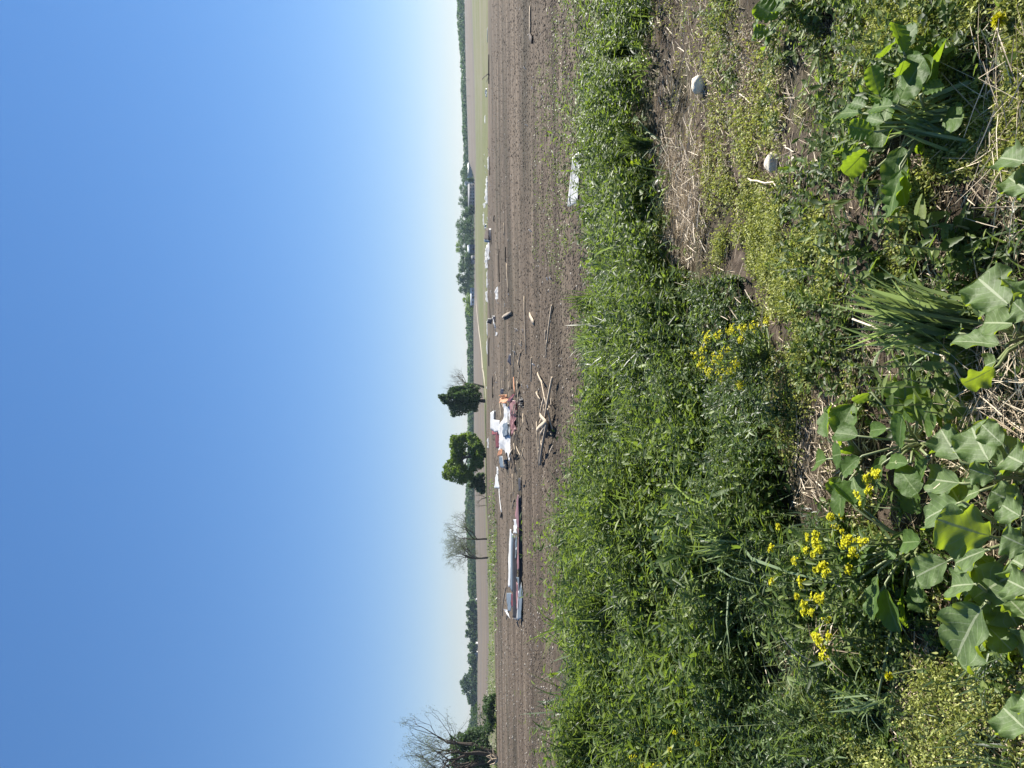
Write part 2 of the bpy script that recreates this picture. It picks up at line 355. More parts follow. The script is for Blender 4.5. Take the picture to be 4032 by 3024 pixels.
def kale_mat(name, base, vein, trans, tr):
    base, vein, trans = dk(base, .8), dk(vein, .8), dk(trans, .62)
    m, nd, lk, bs = mat(name)
    def A(n):
        a = nd.new('ShaderNodeAttribute'); a.attribute_name = n; return a.outputs['Fac']
    def mth(op, a, b=None):
        k = nd.new('ShaderNodeMath'); k.operation = op
        for i, v in enumerate((a, b)):
            if v is None: continue
            if hasattr(v, 'node'): lk.new(v, k.inputs[i])
            else: k.inputs[i].default_value = v
        return k.outputs[0]
    u = mth('ABSOLUTE', A('lu')); v = A('lv')
    mid = mth('LESS_THAN', u, 0.05)
    lat = mth('FRACT', mth('MULTIPLY', mth('SUBTRACT', v, mth('MULTIPLY', u, 0.38)), 6.5))
    lat = mth('LESS_THAN', mth('ABSOLUTE', mth('SUBTRACT', lat, 0.5)), 0.035)
    lat = mth('MULTIPLY', lat, mth('LESS_THAN', u, 0.85))
    vn = mth('MAXIMUM', mid, mth('MULTIPLY', lat, 0.6))
    g = texco(nd, lk); a = noise(nd, lk, g, 30, 5, 0.6)
    r = ramp(nd, [(0.3, tuple(c * 0.72 for c in base)), (0.7, tuple(c * 1.25 for c in base))]); lk.new(a, r.inputs[0])
    c = mixc(nd, lk, vn, r.outputs[0], vein)
    lk.new(c, bs.inputs['Base Color']); bs.inputs['Roughness'].default_value = 0.55; bs.inputs['Specular IOR Level'].default_value = 0.25
    bp = nd.new('ShaderNodeBump'); bp.inputs['Strength'].default_value = 0.5; bp.inputs['Distance'].default_value = 0.004
    lk.new(noise(nd, lk, g, 90, 3, 0.5), bp.inputs['Height']); lk.new(bp.outputs[0], bs.inputs['Normal'])
    t = nd.new('ShaderNodeBsdfTranslucent'); lk.new(mixc(nd, lk, vn, trans, tuple(x * 0.35 for x in trans)), t.inputs['Color'])
    mx = nd.new('ShaderNodeMixShader'); mx.inputs[0].default_value = tr
    lk.new(bs.outputs[0], mx.inputs[1]); lk.new(t.outputs[0], mx.inputs[2]); lk.new(mx.outputs[0], nd['Material Output'].inputs['Surface'])
    return m
M['kale'] = kale_mat('kale_leaf', (0.145, 0.215, 0.085), (0.40, 0.46, 0.28), (0.50, 0.66, 0.03), 0.42)
M['dock'] = kale_mat('broad_leaf', (0.085, 0.155, 0.035), (0.22, 0.30, 0.12), (0.42, 0.62, 0.03), 0.42)
M['wood'] = plain('sawn_wood', (0.50, 0.40, 0.28), 0.75, var=0.22, scale=2.5, stretch=(3, 3, 8), bump=0.004)
M['wood_old'] = plain('weathered_wood', (0.30, 0.245, 0.185), 0.85, var=0.3, scale=3, stretch=(3, 3, 8), bump=0.004)
M['wood_dark'] = plain('dark_wood', (0.075, 0.055, 0.04), 0.85, var=0.35, scale=3)
M['white'] = plain('white_sheet', (0.78, 0.78, 0.77), 0.4, var=0.06, scale=1.5, spec=0.5, dirt=(0.5, 0.47, 0.42), dirt_amt=0.35)
M['grey'] = plain('grey_sheet', (0.13, 0.155, 0.17), 0.45, var=0.15, scale=1.5, spec=0.5)
M['red'] = plain('red_sheet', (0.27, 0.075, 0.065), 0.45, var=0.2, scale=1.2, spec=0.5, dirt=(0.3, 0.17, 0.14), dirt_amt=0.5)
M['pink'] = plain('faded_red_sheet', (0.23, 0.105, 0.105), 0.5, var=0.3, scale=1.4, spec=0.4, dirt=(0.12, 0.09, 0.08), dirt_amt=0.7)
M['red_dark'] = plain('dark_red_panel', (0.12, 0.02, 0.02), 0.6, var=0.25, scale=1.5)
M['orange'] = plain('orange_board', (0.52, 0.24, 0.12), 0.7, var=0.15, scale=1.5)
M['black'] = plain('black_scrap_and_shade', (0.025, 0.024, 0.026), 0.6, var=0.4, scale=2)  # black scrap, and the shade painted into the gaps of the wrecked shed
M['navy'] = plain('dark_cabinet', (0.022, 0.022, 0.035), 0.5, var=0.3, scale=2)
M['bark'] = plain('bark', (0.075, 0.06, 0.048), 0.95, var=0.35, scale=4, stretch=(4, 4, 1), bump=0.03)
M['twig'] = plain('twig_bark', (0.20, 0.18, 0.14), 0.95, var=0.25, scale=2)
def crown_mat(name, d, m_, l, t, tr=0.35): return leaf_mat(name, d, m_, l, t, tr, 0.55, 0.25)
M['crown_mid'] = crown_mat('crown_leaf', (0.08, 0.14, 0.02), (0.125, 0.22, 0.03), (0.18, 0.29, 0.05), (0.42, 0.62, 0.04))
M['crown_dark'] = crown_mat('dark_crown_leaf', (0.045, 0.09, 0.03), (0.07, 0.125, 0.042), (0.10, 0.165, 0.06), (0.18, 0.32, 0.06), 0.32)
M['crown_far'] = crown_mat('far_crown_leaf', (0.04, 0.08, 0.035), (0.075, 0.13, 0.055), (0.13, 0.20, 0.085), (0.2, 0.34, 0.09), 0.35)
M['crown_pale'] = crown_mat('young_leaf', (0.09, 0.11, 0.06), (0.15, 0.18, 0.10), (0.25, 0.28, 0.17), (0.26, 0.34, 0.12))
M['wall_white'] = plain('white_wall', (0.62, 0.62, 0.62), 0.7, var=0.05, scale=0.3)
M['wall_blue'] = plain('blue_grey_wall', (0.14, 0.17, 0.24), 0.7, var=0.08, scale=0.4)
M['wall_grey'] = plain('pale_grey_wall', (0.42, 0.41, 0.42), 0.7, var=0.08, scale=0.4)
M['wall_pink'] = plain('brick_wall', (0.40, 0.30, 0.28), 0.8, var=0.12, scale=0.4)
M['roof_white'] = plain('white_metal_roof', (0.82, 0.82, 0.80), 0.35, var=0.04, scale=0.3, spec=0.5)
M['roof_grey'] = plain('grey_roof', (0.17, 0.17, 0.18), 0.7, var=0.15, scale=0.4)
M['glass'] = plain('window_glass', (0.03, 0.035, 0.05), 0.1, var=0.2, scale=0.5, spec=0.6)


def thin(m, col, fac):
    nd, lk = m.node_tree.nodes, m.node_tree.links; bs = nd['Principled BSDF']
    t = nd.new('ShaderNodeBsdfTranslucent'); t.inputs['Color'].default_value = (*col, 1); mx = nd.new('ShaderNodeMixShader'); mx.inputs[0].default_value = fac
    lk.new(bs.outputs[0], mx.inputs[1]); lk.new(t.outputs[0], mx.inputs[2]); lk.new(mx.outputs[0], nd['Material Output'].inputs['Surface'])
thin(M['white'], (.8, .8, .78), .3)
M['tarp'] = plain('white_film', (0.8, 0.8, 0.8), 0.5, var=0.05, scale=1.5); thin(M['tarp'], (.85, .85, .84), .55)

rng = np.random.default_rng(7)

# ------------------------------------------------------------------ the setting: base, verge, ploughed field, green field, far field
def grid_obj(name, xs, ys, zf, m, kind='structure', smooth=True):
    x, y = np.meshgrid(xs, ys); mb = MB(); z = zf(x, y); nx, ny = len(xs), len(ys)
    idx = np.arange(nx * ny).reshape(ny, nx)
    mb.add(np.stack([x, y, z], -1), np.stack([idx[:-1, :-1], idx[:-1, 1:], idx[1:, 1:], idx[1:, :-1]], -1).reshape(-1, 4))
    return tag(mb.build(name, m, smooth=smooth), kind=kind)
tag(grid_obj('base_ground', np.linspace(-1300, 1300, 3), np.linspace(-60, 1500, 3), lambda x, y: x * 0 - 4.0, M['base']), 'dark ground reaching the horizon')
xs = np.concatenate([np.linspace(-26, -7, 60)[:-1], np.linspace(-7, 7, 300), np.linspace(7, 26, 60)[1:]])
ys = np.concatenate([np.linspace(-8, 1, 30)[:-1], np.linspace(1, 10, 230), np.linspace(10, 17.3, 60)[1:]])
tag(grid_obj('verge', xs, ys, lambda x, y: bank_z(x, y) - 0.02 * sstep(16.6, 17.2, y), M['verge']), 'brown weedy earth of the field verge in the foreground')
def ring(name, fa, fb, ny, m, extra=None, smax=1.0, ns=420, logy=True):
    s = np.linspace(-smax, smax, ns); t = np.linspace(0, 1, ny)
    a, b = fa(s), fb(s)
    y = np.exp(np.log(a)[None] + (np.log(b) - np.log(a))[None] * t[:, None]); S = np.broadcast_to(s, y.shape)
    x = S * y; z = far_z(S, y)
    if extra is not None: z = z + extra(x, y)
    mb = MB(); idx = np.arange(ns * ny).reshape(ny, ns)
    mb.add(np.stack([x, y, z], -1), np.stack([idx[:-1, :-1], idx[:-1, 1:], idx[1:, 1:], idx[1:, :-1]], -1).reshape(-1, 4))
    return tag(mb.build(name, m, smooth=True), kind='structure')
def field_rough(x, y):
    w = sstep(17, 19, y) * (1 - sstep(80, 100, y))
    return w * (0.035 * fbm(x * 0.45, y * 3.2, 31, 4) + 0.022 * np.sin(y * 4.2 + 1.2 * vnoise(x * 0.1, y * 0.1, 2)))
tag(ring('ploughed_field', lambda s: s * 0 + 16.8, lambda s: at_s(E1, s), 420, M['field'], field_rough, ns=520), 'brown ploughed field crossing the picture')
tag(ring('green_field', lambda s: at_s(E1, s), lambda s: at_s(E2, s), 40, M['green']), 'pale green strip of young crop beyond the ploughed soil')
tag(ring('far_field', lambda s: at_s(E2, s), lambda s: at_s(E3, s), 40, M['farfield']), 'distant bare brown field below the tree line')
tag(ring('far_ground', lambda s: at_s(E3, s), lambda s: s * 0 + 1200, 10, M['base']), 'dark ground under the far woods')
def strip_path(name, pts, w, m, label):
    pp = gp([p[0] for p in pts], [p[1] for p in pts])
    q = []
    for i in range(len(pp) - 1):
        for t in np.linspace(0, 1, 12, endpoint=False): q.append(pp[i] * (1 - t) + pp[i + 1] * t)
    q.append(pp[-1]); q = np.array(q); tg = norm(np.gradient(q, axis=0)); sd_ = norm(np.cross(tg, UP))
    ww = w * (1 + 0.5 * vnoise(np.arange(len(q)) * 0.7, np.zeros(len(q)), 4))
    a = q - sd_ * ww[:, None]; b = q + sd_ * ww[:, None]
    a[:, 2] = ground_z(a[:, 0], a[:, 1]) + 0.03; b[:, 2] = ground_z(b[:, 0], b[:, 1]) + 0.03
    mb = MB(); n = len(q); i = np.arange(n - 1)
    mb.add(np.vstack([a, b]), np.stack([i, i + 1, i + 1 + n, i + n], -1))
    tag(mb.build(name, m), label, kind='structure')
strip_path('dirt_track', [(1874, 1180), (1884, 1290), (1898, 1420), (1908, 1500), (1913, 1570)], 1.1, M['track'], 'pale dirt track crossing the green field')
strip_path('grass_track', [(1929, 2210), (1934, 2400), (1934, 2600), (1937, 2740)], 0.8, M['track'], 'pale track along the left grass strip')

# ------------------------------------------------------------------ trees
def cards(mb, c, size, outward, tint, flat=0.0):
    n = len(c); nr = norm(rng.normal(size=(n, 3)) + outward * 0.8)
    a = norm(np.cross(nr, rng.normal(size=(n, 3)))); b = np.cross(nr, a)
    s1 = size * rng.uniform(0.6, 1.3, n)[:, None]; s2 = size * rng.uniform(0.35, 0.8, n)[:, None]
    v = np.stack([c - a * s1, c - b * s2 + a * s1 * .1, c + a * s1, c + b * s2 + nr * s2 * .3], 1)
    idx = np.arange(4 * n).reshape(n, 4)
    mb.add(v.reshape(-1, 3), idx, tint=np.repeat(tint, 4))
def crown(mb, blobs, n, size, seed=1, gap=0.0, hollow=2.4):
    vol = np.array([b[1][0] * b[1][2] for b in blobs]); cnt = (n * vol / vol.sum()).astype(int)
    for (c, r), k in zip(blobs, cnt):
        d = norm(rng.normal(size=(k, 3))); rad = rng.uniform(0, 1, k) ** (1 / hollow)
        R = max(r)
        lump = 1 + 0.5 * fbm(d[:, 0] * 2.3 + seed, d[:, 2] * 2.3 + d[:, 1], seed, 3)
        p = c + d * np.array(r) * (rad * lump)[:, None]
        q = (p - c) / R
        cl = fbm(q[:, 0] * 3.2 + seed, q[:, 2] * 3.2 + q[:, 1] * 2, seed + 3, 3)
        keep = (cl > (-0.30 + gap)) | (rng.uniform(0, 1, k) < .12)
        ti = np.clip(0.45 + 0.5 * fbm(q[:, 0] * 2.5 + q[:, 1], q[:, 2] * 2.5, seed + 9, 2) + rng.uniform(-0.25, 0.25, k), 0, 1)
        cards(mb, p[keep], size, d[keep], ti[keep])
def grow(mb, p, d, length, rad, level, maxl, spread, up, tips, seg=4, kids=(2, 3), shrink=0.72, ns=6, wob=0.12):
    pts = [p]; dd = d.copy()
    for i in range(seg):
        dd = norm(dd + rng.normal(size=3) * wob + UP * up); pts.append(pts[-1] + dd * length / seg)
    r1 = rad * 0.70 if level < maxl else rad * 0.5
    tube(mb, pts, np.linspace(rad, r1, seg + 1), ns=max(3, ns), tint=0.5, cap=False)
    if level >= maxl:
        tips.append((pts[-1], dd)); tips.append((pts[len(pts) // 2], dd)); return
    for k in range(rng.integers(kids[0], kids[1] + 1)):
        ax = norm(np.cross(dd, rng.normal(size=3))); sp = spread * rng.uniform(0.55, 1.25)
        nd = norm(dd * math.cos(sp) + ax * math.sin(sp))
        start = pts[-1] if k == 0 else pts[-1 - rng.integers(0, min(2, seg))]
        grow(mb, start, nd, length * shrink * rng.uniform(0.8, 1.2), r1 * (0.85 if k == 0 else 0.65), level + 1, maxl, spread, up, tips, seg, kids, shrink, ns - 1, wob)
def tree_root(name, bx, by_, y, label, cat='tree', group=None):
    p = P(bx, by_, y); p[2] = ground_z(p[0], p[1]) - 0.05
    return empty(name, p, label, cat, group), p
def blob(ix, iy, rix, riy, y, dy=0.0, deep=None):
    """an egg of foliage whose outline in the photograph is riy wide and rix tall (pixels)"""
    c = P(ix, iy, y + dy); return (c, (riy * mpp(y), (deep or riy) * mpp(y), rix * mpp(y)))
def leafy_tree(name, label, base, y, blobs, n, size, cm, trunk_r=0.2, trunk_top=None, gap=0.0, group=None, cat='tree', seed=None, limbs=5, hollow=2.4):
    root, p = tree_root(name, base[0], base[1], y, label, cat, group)
    tb = MB(); c0 = blobs[0][0]
    top = p + (c0 - p) * 0.75 if trunk_top is None else P(trunk_top[0], trunk_top[1], y)
    mid = (p + top) / 2 + rng.normal(size=3) * 0.04 * np.linalg.norm(top - p)
    tube(tb, [p - UP * .1, p + (mid - p) * .5, mid, (mid + top) / 2, top], np.linspace(trunk_r, trunk_r * .45, 5), ns=7)
    for c, r in blobs:
        for k in range(max(1, limbs // len(blobs))):
            e = c + rng.uniform(-0.6, 0.6, 3) * np.array(r)
            s = p + (top - p) * rng.uniform(0.45, 0.95)
            m_ = (s + e) / 2 + UP * 0.1 * np.linalg.norm(e - s)
            tube(tb, [s, m_, e], [trunk_r * .4, trunk_r * .25, trunk_r * .1], ns=5)
    tb.build('trunk', M['bark'], root)
    sub = []
    for c, r in blobs:
        for k in range(8):
            d = norm(rng.normal(size=3) + np.array([0, 0, .3])); q = rng.uniform(.22, .48); sub.append((c + d * np.array(r) * rng.uniform(.75, 1.05), tuple(np.array(r) * q)))
    blobs = [(c, tuple(np.array(r) * .95)) for c, r in blobs] + sub
    cb = MB(); crown(cb, blobs, n, size, seed or int(rng.integers(1, 99)), gap, hollow)
    cb.build('crown', cm, root)
    return root
# middle distance, right to left
leafy_tree('dark_tree', 'dark green conical tree with straight bare trunk, standing beside the leafless tree', (1913, 1579), 158,
           [blob(1828, 1580, 52, 42, 158), blob(1770, 1570, 38, 24, 158), blob(1745, 1562, 20, 12, 158), blob(1800, 1615, 36, 24, 158, -1), blob(1865, 1560, 28, 28, 158), blob(1852, 1530, 32, 22, 158, 1), blob(1800, 1545, 40, 22, 158, 1), blob(1862, 1595, 26, 20, 158)],
           15000, 0.23, M['crown_dark'], 0.42, (1790, 1575), gap=0.05)
def bare_tree(name, label, base, y, height_px, spread, trunks, lvl, leaves, length, lm='crown_pale', rad=0.28, up=0.05, kids=(2, 3), size=0.12, shrink=0.74, wob=0.1, bark='bark'):
    root, p = tree_root(name, base[0], base[1], y, label)
    tb = MB(); tips = []
    for t in trunks:
        d = norm(np.array([t[0], t[1], t[2]], float)); grow(tb, p + np.array([t[3] if len(t) > 3 else 0, 0, 0]), d, length, rad, 0, lvl, spread, up, tips, kids=kids, shrink=shrink, wob=wob)
    V = np.concatenate(tb.v); h = V[:, 2].max() - p[2]; k = height_px * mpp(y) / h
    for i in range(len(tb.v)): tb.v[i] = p + (tb.v[i] - p) * k
    tb.build('trunk', M[bark], root)
    if leaves:
        tp = np.array([t[0] for t in tips]); tp = p + (tp - p) * k
        c = np.repeat(tp, leaves, 0) + rng.normal(size=(len(tp) * leaves, 3)) * size * 3.2
        lb = MB(); cards(lb, c, size, np.zeros((len(c), 3)), rng.uniform(0, 1, len(c))); lb.build('crown', M[lm], root)
    return root
bare_tree('leafless_tree', 'bare grey leafless tree leaning right behind the dark conical tree', (1914, 1524), 166, 172, 0.6, [(0.22, 0.0, 1)], 4, 0, 2.4, rad=0.24, up=0.05, bark='twig', shrink=0.82, kids=(4, 5))
leafy_tree('round_tree', 'bright green round crowned tree, fullest of the trees across the field', (1918, 1795), 156,
           [blob(1802, 1860, 50, 42, 156), blob(1772, 1840, 26, 26, 156, 1), blob(1800, 1800, 30, 28, 156, 1), blob(1806, 1755, 34, 38, 156), blob(1838, 1720, 32, 22, 156, 1), blob(1868, 1752, 32, 40, 156, -1), blob(1876, 1825, 28, 34, 156), blob(1890, 1785, 18, 54, 156, -1), blob(1845, 1870, 22, 20, 156, 1), blob(1822, 1790, 18, 18, 156, 2)],
           26000, 0.21, M['crown_mid'], 0.40, (1820, 1800), gap=-.06)
leafy_tree('field_shrub', 'olive green shrub left of the round crowned tree', (1916, 1905), 158, [blob(1878, 1905, 30, 26, 158), blob(1892, 1925, 20, 18, 158), blob(1890, 1880, 22, 20, 158)], 4200, 0.2, M['crown_far'], 0.1, gap=0.12)
bare_tree('thorn_sapling', 'small leafless sapling with several thin stems beside the olive shrub', (1918, 1960), 160, 62, 0.5, [(0.25, 0, 1), (-0.3, 0.1, 1), (0.02, 0, 1)], 4, 0, 1.0, rad=0.07, bark='twig')
bare_tree('thin_sapling', 'tiny bare sapling between the olive shrub and the pale leaved pair', (1919, 1990), 160, 50, 0.55, [(0.25, 0, 1), (-0.2, 0.1, 1)], 4, 0, 0.9, rad=0.05, bark='twig')
bare_tree('young_leaf_tree', 'pale thinly leaved tree with dark forked trunk, right one of a pair', (1921, 2122), 158, 182, 0.78, [(0.05, 0, 1)], 4, 5, 2.4, rad=0.19, up=0.05, size=0.075, shrink=0.78, kids=(4, 5), wob=.1)
bare_tree('young_leaf_tree', 'pale thinly leaved tree with straight dark trunk, left one of a pair', (1928, 2196), 154, 186, 0.80, [(-0.03, 0, 1)], 4, 5, 2.4, rad=0.20, up=0.045, size=0.075, shrink=0.8, kids=(4, 5), wob=.1)
# left edge: the big willow with its bushes
bare_tree('old_willow', 'large many stemmed willow with thin pale young leaves at the far left edge', (1948, 2985), 110, 412, 0.50,
          [(0.55, 0.1, 1, .3), (0.25, -0.1, 1, .15), (0.0, 0.1, 1), (-0.25, 0.0, 1, -.15), (-0.6, 0.1, 1, -.3)], 5, 4, 3.4, rad=0.30, up=0.04, size=0.08, shrink=0.79, kids=(2, 3), wob=0.14)
leafy_tree('leafy_bush', 'tall round green bush growing behind the big willow trunks', (1955, 2960), 113,
           [blob(1838, 2990, 58, 62, 113), blob(1815, 2925, 50, 38, 113), blob(1870, 2905, 48, 42, 113), blob(1900, 2960, 45, 70, 113, -1)], 11000, 0.2, M['crown_far'], 0.15, gap=0.1, cat='bush')
leafy_tree('hedge_bush', 'low dark green bush right of the willow at the field edge', (1960, 2800), 110, [blob(1925, 2790, 26, 44, 110), blob(1932, 2850, 26, 40, 110), blob(1940, 2750, 14, 20, 110)], 4200, 0.17, M['crown_dark'], 0.08, cat='bush')
leafy_tree('thin_bush', 'thin twiggy bush rising between the dark bush and the willow', (1955, 2850), 112, [blob(1900, 2850, 40, 46, 112), blob(1882, 2800, 26, 30, 112)], 900, 0.13, M['crown_far'], 0.07, gap=0.2, cat='bush')
bare_tree('broken_stump', 'pale broken tree stump with torn roots below the willow', (1955, 2990), 104, 48, 0.75, [(0.9, 0, 0.55), (-0.8, 0.2, 0.6), (0.2, -0.3, 1), (-0.3, 0.3, 0.8), (0.5, 0.4, .8)], 1, 0, 0.8, rad=0.14, kids=(2, 2), bark='wood')
# hedgerow of single trees with the houses (right of centre)
ROW = [ # base iy, dist, blobs(ix,iy,rix,riy), material, count, label
    (905, 560, [(1822, 905, 26, 46), (1815, 885, 18, 26), (1848, 905, 24, 55)], 'crown_far', 3600, 'wide grey green tree right of the blue grey house'),
    (945, 575, [(1838, 945, 30, 22), (1850, 960, 22, 20)], 'crown_far', 1500, 'bushy green tree touching the right wall of the blue grey house'),
    (985, 600, [(1812, 980, 18, 18), (1832, 985, 26, 20), (1808, 962, 14, 14)], 'crown_mid', 1500, 'tall open crowned tree rising behind the blue grey house'),
    (1020, 560, [(1840, 1012, 28, 24), (1858, 1020, 16, 26)], 'crown_dark', 1600, 'dark low tree just left of the blue grey house'),
    (1060, 560, [(1822, 1050, 20, 28), (1846, 1060, 26, 36)], 'crown_far', 2200, 'rounded blue green tree midway between the house and the white trailer'),
    (1100, 560, [(1815, 1098, 18, 20), (1840, 1105, 28, 26)], 'crown_dark', 2000, 'dark pointed tree right of the white trailer'),
    (1140, 575, [(1825, 1140, 18, 22), (1845, 1128, 24, 22)], 'crown_far', 1500, 'thin topped tree behind the white trailer'),
    (1185, 590, [(1842, 1185, 20, 34), (1850, 1215, 16, 30)], 'crown_mid', 2000, 'low olive tree left of the white trailer'),
    (840, 560, [(1835, 838, 22, 20), (1850, 835, 20, 22)], 'crown_far', 1500, 'round topped tree left of the long white house'),
    (800, 590, [(1825, 798, 20, 24), (1842, 800, 20, 24)], 'crown_dark', 1500, 'dark dense tree behind the left end of the long white house'),
    (722, 560, [(1852, 708, 16, 9)], 'crown_dark', 700, 'small dark evergreen at the right end of the long white house'),
    (820, 556, [(1858, 818, 9, 8)], 'crown_dark', 500, 'small round shrub at the left end of the long white house'),
    (758, 600, [(1828, 752, 16, 30), (1838, 770, 16, 30)], 'crown_far', 1700, 'grey green tree behind the roof of the long white house'),
    (690, 640, [(1828, 690, 16, 30)], 'crown_far', 1300, 'tree behind the white gabled barn'),
    # row on the far left
    (2385, 597, [(1860, 2382, 20, 18)], 'crown_dark', 1100, 'short dark tree at the right end of the far left row'),
    (2420, 597, [(1852, 2418, 20, 20), (1866, 2425, 14, 20)], 'crown_dark', 1300, 'second tree from the right in the far left row, with jagged top'),
    (2455, 597, [(1856, 2455, 20, 22), (1868, 2450, 12, 22)], 'crown_far', 1300, 'third tree from the right in the far left row, loose and green'),
    (2500, 597, [(1850, 2492, 17, 18), (1865, 2500, 14, 24)], 'crown_dark', 1300, 'dark rounded tree just right of the white sheds in the far left row'),
    (2550, 597, [(1862, 2548, 16, 20)], 'crown_dark', 900, 'low dark tree standing between the small white sheds'),
    (2595, 597, [(1858, 2592, 20, 26), (1868, 2610, 12, 20)], 'crown_far', 1500, 'broad green tree behind the leftmost white shed'),
    (2645, 597, [(1864, 2640, 14, 26)], 'crown_dark', 900, 'low dark tree right of the tallest tree in the far left row'),
    (2690, 590, [(1828, 2690, 16, 26), (1842, 2700, 22, 34), (1860, 2690, 16, 40), (1838, 2668, 14, 20)], 'crown_far', 2600, 'tallest round crowned tree of the far left row'),
    (2750, 594, [(1856, 2745, 18, 26), (1866, 2760, 12, 24)], 'crown_dark', 1300, 'dark tree left of the tallest tree in the far left row'),
    (2805, 600, [(1866, 2800, 14, 36)], 'crown_far', 1100, 'low spreading tree near the left end of the far left row'),
    (2870, 600, [(1862, 2860, 16, 40)], 'crown_far', 1100, 'leftmost low tree of the far left row, partly behind the willow'),
]
for by_, y, bl, cm, n, lab in ROW:
    s_ = P(1870, by_, y); bz = ground_z(s_[0], s_[1]); bx, _ = proj([s_[0], s_[1], float(bz)])
    leafy_tree('distant_tree', lab, (float(bx), by_), y, [blob(a, b, c, d, y, rng.uniform(-2, 2)) for a, b, c, d in bl], n, 0.55 if y < 590 or by_ < 2000 else 0.75, M[cm], 0.4, limbs=3,
               group='trees of the right hand row' if by_ < 2000 else 'trees of the far left row', gap=0.05)
# the far woods that read as one mass
def wood(name, label, tops, y0, depth, n, cm, size=1.2):
    iy0, iy1 = tops[0][0], tops[-1][0]
    u = rng.uniform(iy0, iy1, n); y = y0 + rng.uniform(0, depth, n)
    top = tab(tops, u) + 5 * vnoise(u * 0.11, u * 0, 8) + 4 * vnoise(u * 0.031, u * 0, 12)
    tz = P(top, u, np.full(n, y0))[:, 2]; gx = P(np.full(n, 1860.), u, y); g = ground_z(gx[:, 0], gx[:, 1])
    v = rng.uniform(0, 1, n) ** 0.8
    p = np.stack([gx[:, 0], y, g + (tz - g) * v], -1)
    mb = MB(); ti = np.clip(0.4 + 0.7 * fbm(u * 0.09, v * 2 + y * .02, 5, 3) + rng.uniform(-.2, .2, n), 0, 1)
    cards(mb, p, size, np.array([[0, -0.6, 0.5]]), ti)
    return tag(mb.build(name, M[cm]), label, 'woodland', kind='stuff')
wood('distant_wood', 'long wood behind the brown field on the right, reading as one green mass', [(-250, 1795), (0, 1799), (100, 1803), (200, 1812), (300, 1815), (420, 1818), (520, 1823), (600, 1827), (640, 1823), (680, 1821), (730, 1824), (860, 1832), (1100, 1840), (1230, 1838)], 710, 50, 22000, 'crown_far')
wood('distant_wood', 'low blue green wood behind the middle trees, reading as one mass', [(1215, 1832), (1260, 1836), (1400, 1843), (1550, 1842), (1700, 1843), (1850, 1838), (1960, 1833), (2060, 1833), (2120, 1841), (2300, 1844), (2380, 1848)], 660, 60, 22000, 'crown_far')
wood('distant_wood', 'thin far wood behind the left row of trees, reading as one mass', [(2360, 1848), (2500, 1860), (2700, 1858), (2900, 1856), (3250, 1850)], 640, 40, 9000, 'crown_far')

# ------------------------------------------------------------------ buildings
def house(name, label, cat, iy0, iy1, ix_eave, ix_ridge, y, depth, wall, roof, windows=0, gable_front=False, rows=1, door=True):
    a = P(1870, iy0, y); b = P(1870, iy1, y); x0, x1 = b[0], a[0]; g = float(ground_z((x0 + x1) / 2, y)) - 0.05
    ze = float(P(ix_eave, (iy0 + iy1) / 2, y)[2]); zr = float(P(ix_ridge, (iy0 + iy1) / 2, y)[2])
    root = empty(name, ((x0 + x1) / 2, y, g), label, cat)
    y1 = y + depth; xm = (x0 + x1) / 2; ym = (y + y1) / 2; o = 0.3
    mb = MB()
    if gable_front:
        mb.add([[x0, y, g], [x1, y, g], [x1, y, ze], [xm, y, zr], [x0, y, ze], [x0, y1, g], [x1, y1, g], [x1, y1, ze], [xm, y1, zr], [x0, y1, ze]], [[0, 1, 2, 3, 4], [6, 5, 9, 8, 7]])
        mb.f.append(np.array([[1, 6, 7, 2], [5, 0, 4, 9]]))
    else:
        mb.add([[x0, y, g], [x1, y, g], [x1, y, ze], [x0, y, ze], [x0, y1, g], [x1, y1, g], [x1, y1, ze], [x0, y1, ze], [x0, ym, zr], [x1, ym, zr]], [[0, 1, 2, 3], [5, 4, 7, 6]])
        mb.f.append(np.array([[1, 5, 6, 9, 2], [4, 0, 3, 8, 7]]))
    mb.build('wall', M[wall], root)
    rb = MB(); k = 0.12
    if gable_front:
        sl = (zr - ze) / (xm - x0)
        slab(rb, [[x0 - o, y - o, ze - o * sl + k], [xm, y - o, zr + k], [xm, y1 + o, zr + k], [x0 - o, y1 + o, ze - o * sl + k]], 0.1)
        slab(rb, [[xm, y - o, zr + k], [x1 + o, y - o, ze - o * sl + k], [x1 + o, y1 + o, ze - o * sl + k], [xm, y1 + o, zr + k]], 0.1)
    else:
        sl = (zr - ze) / (ym - y)
        slab(rb, [[x0 - o, y - o, ze - o * sl + k], [x1 + o, y - o, ze - o * sl + k], [x1 + o, ym, zr + k], [x0 - o, ym, zr + k]], 0.1)
        slab(rb, [[x0 - o, ym, zr + k], [x1 + o, ym, zr + k], [x1 + o, y1 + o, ze - o * sl + k], [x0 - o, y1 + o, ze - o * sl + k]], 0.1)
    rb.build('roof', M[roof], root)
    H = ze - g
    for r_ in range(rows):
        for i in range(windows):
            wx = x0 + (x1 - x0) * (i + 0.7) / (windows + 0.4); wb = MB(); box(wb, (wx, y - 0.03, g + H * ((r_ + 0.55) / rows)), min(1.3, (x1 - x0) / windows * .5), 0.1, H / rows * .42)
            wb.build('window', M['glass'], root)
    if door:
        db = MB(); box(db, (x0 + (x1 - x0) * 0.45, y - 0.04, g + min(1.05, H * .4)), min(1.1, (x1 - x0) * .2), 0.1, min(2.1, H * .8)); db.build('door', M['wood_dark'], root)
    return root
house('long_house', 'long pale house with grey roof and two rows of dark windows', 'house', 722, 832, 1850, 1843, 560, 9, 'wall_grey', 'roof_grey', windows=8, rows=2)
house('white_barn', 'long low barn with bright white roof right of the pale house', 'barn', 640, 706, 1846, 1841, 640, 12, 'wall_grey', 'roof_white', windows=0, door=False)
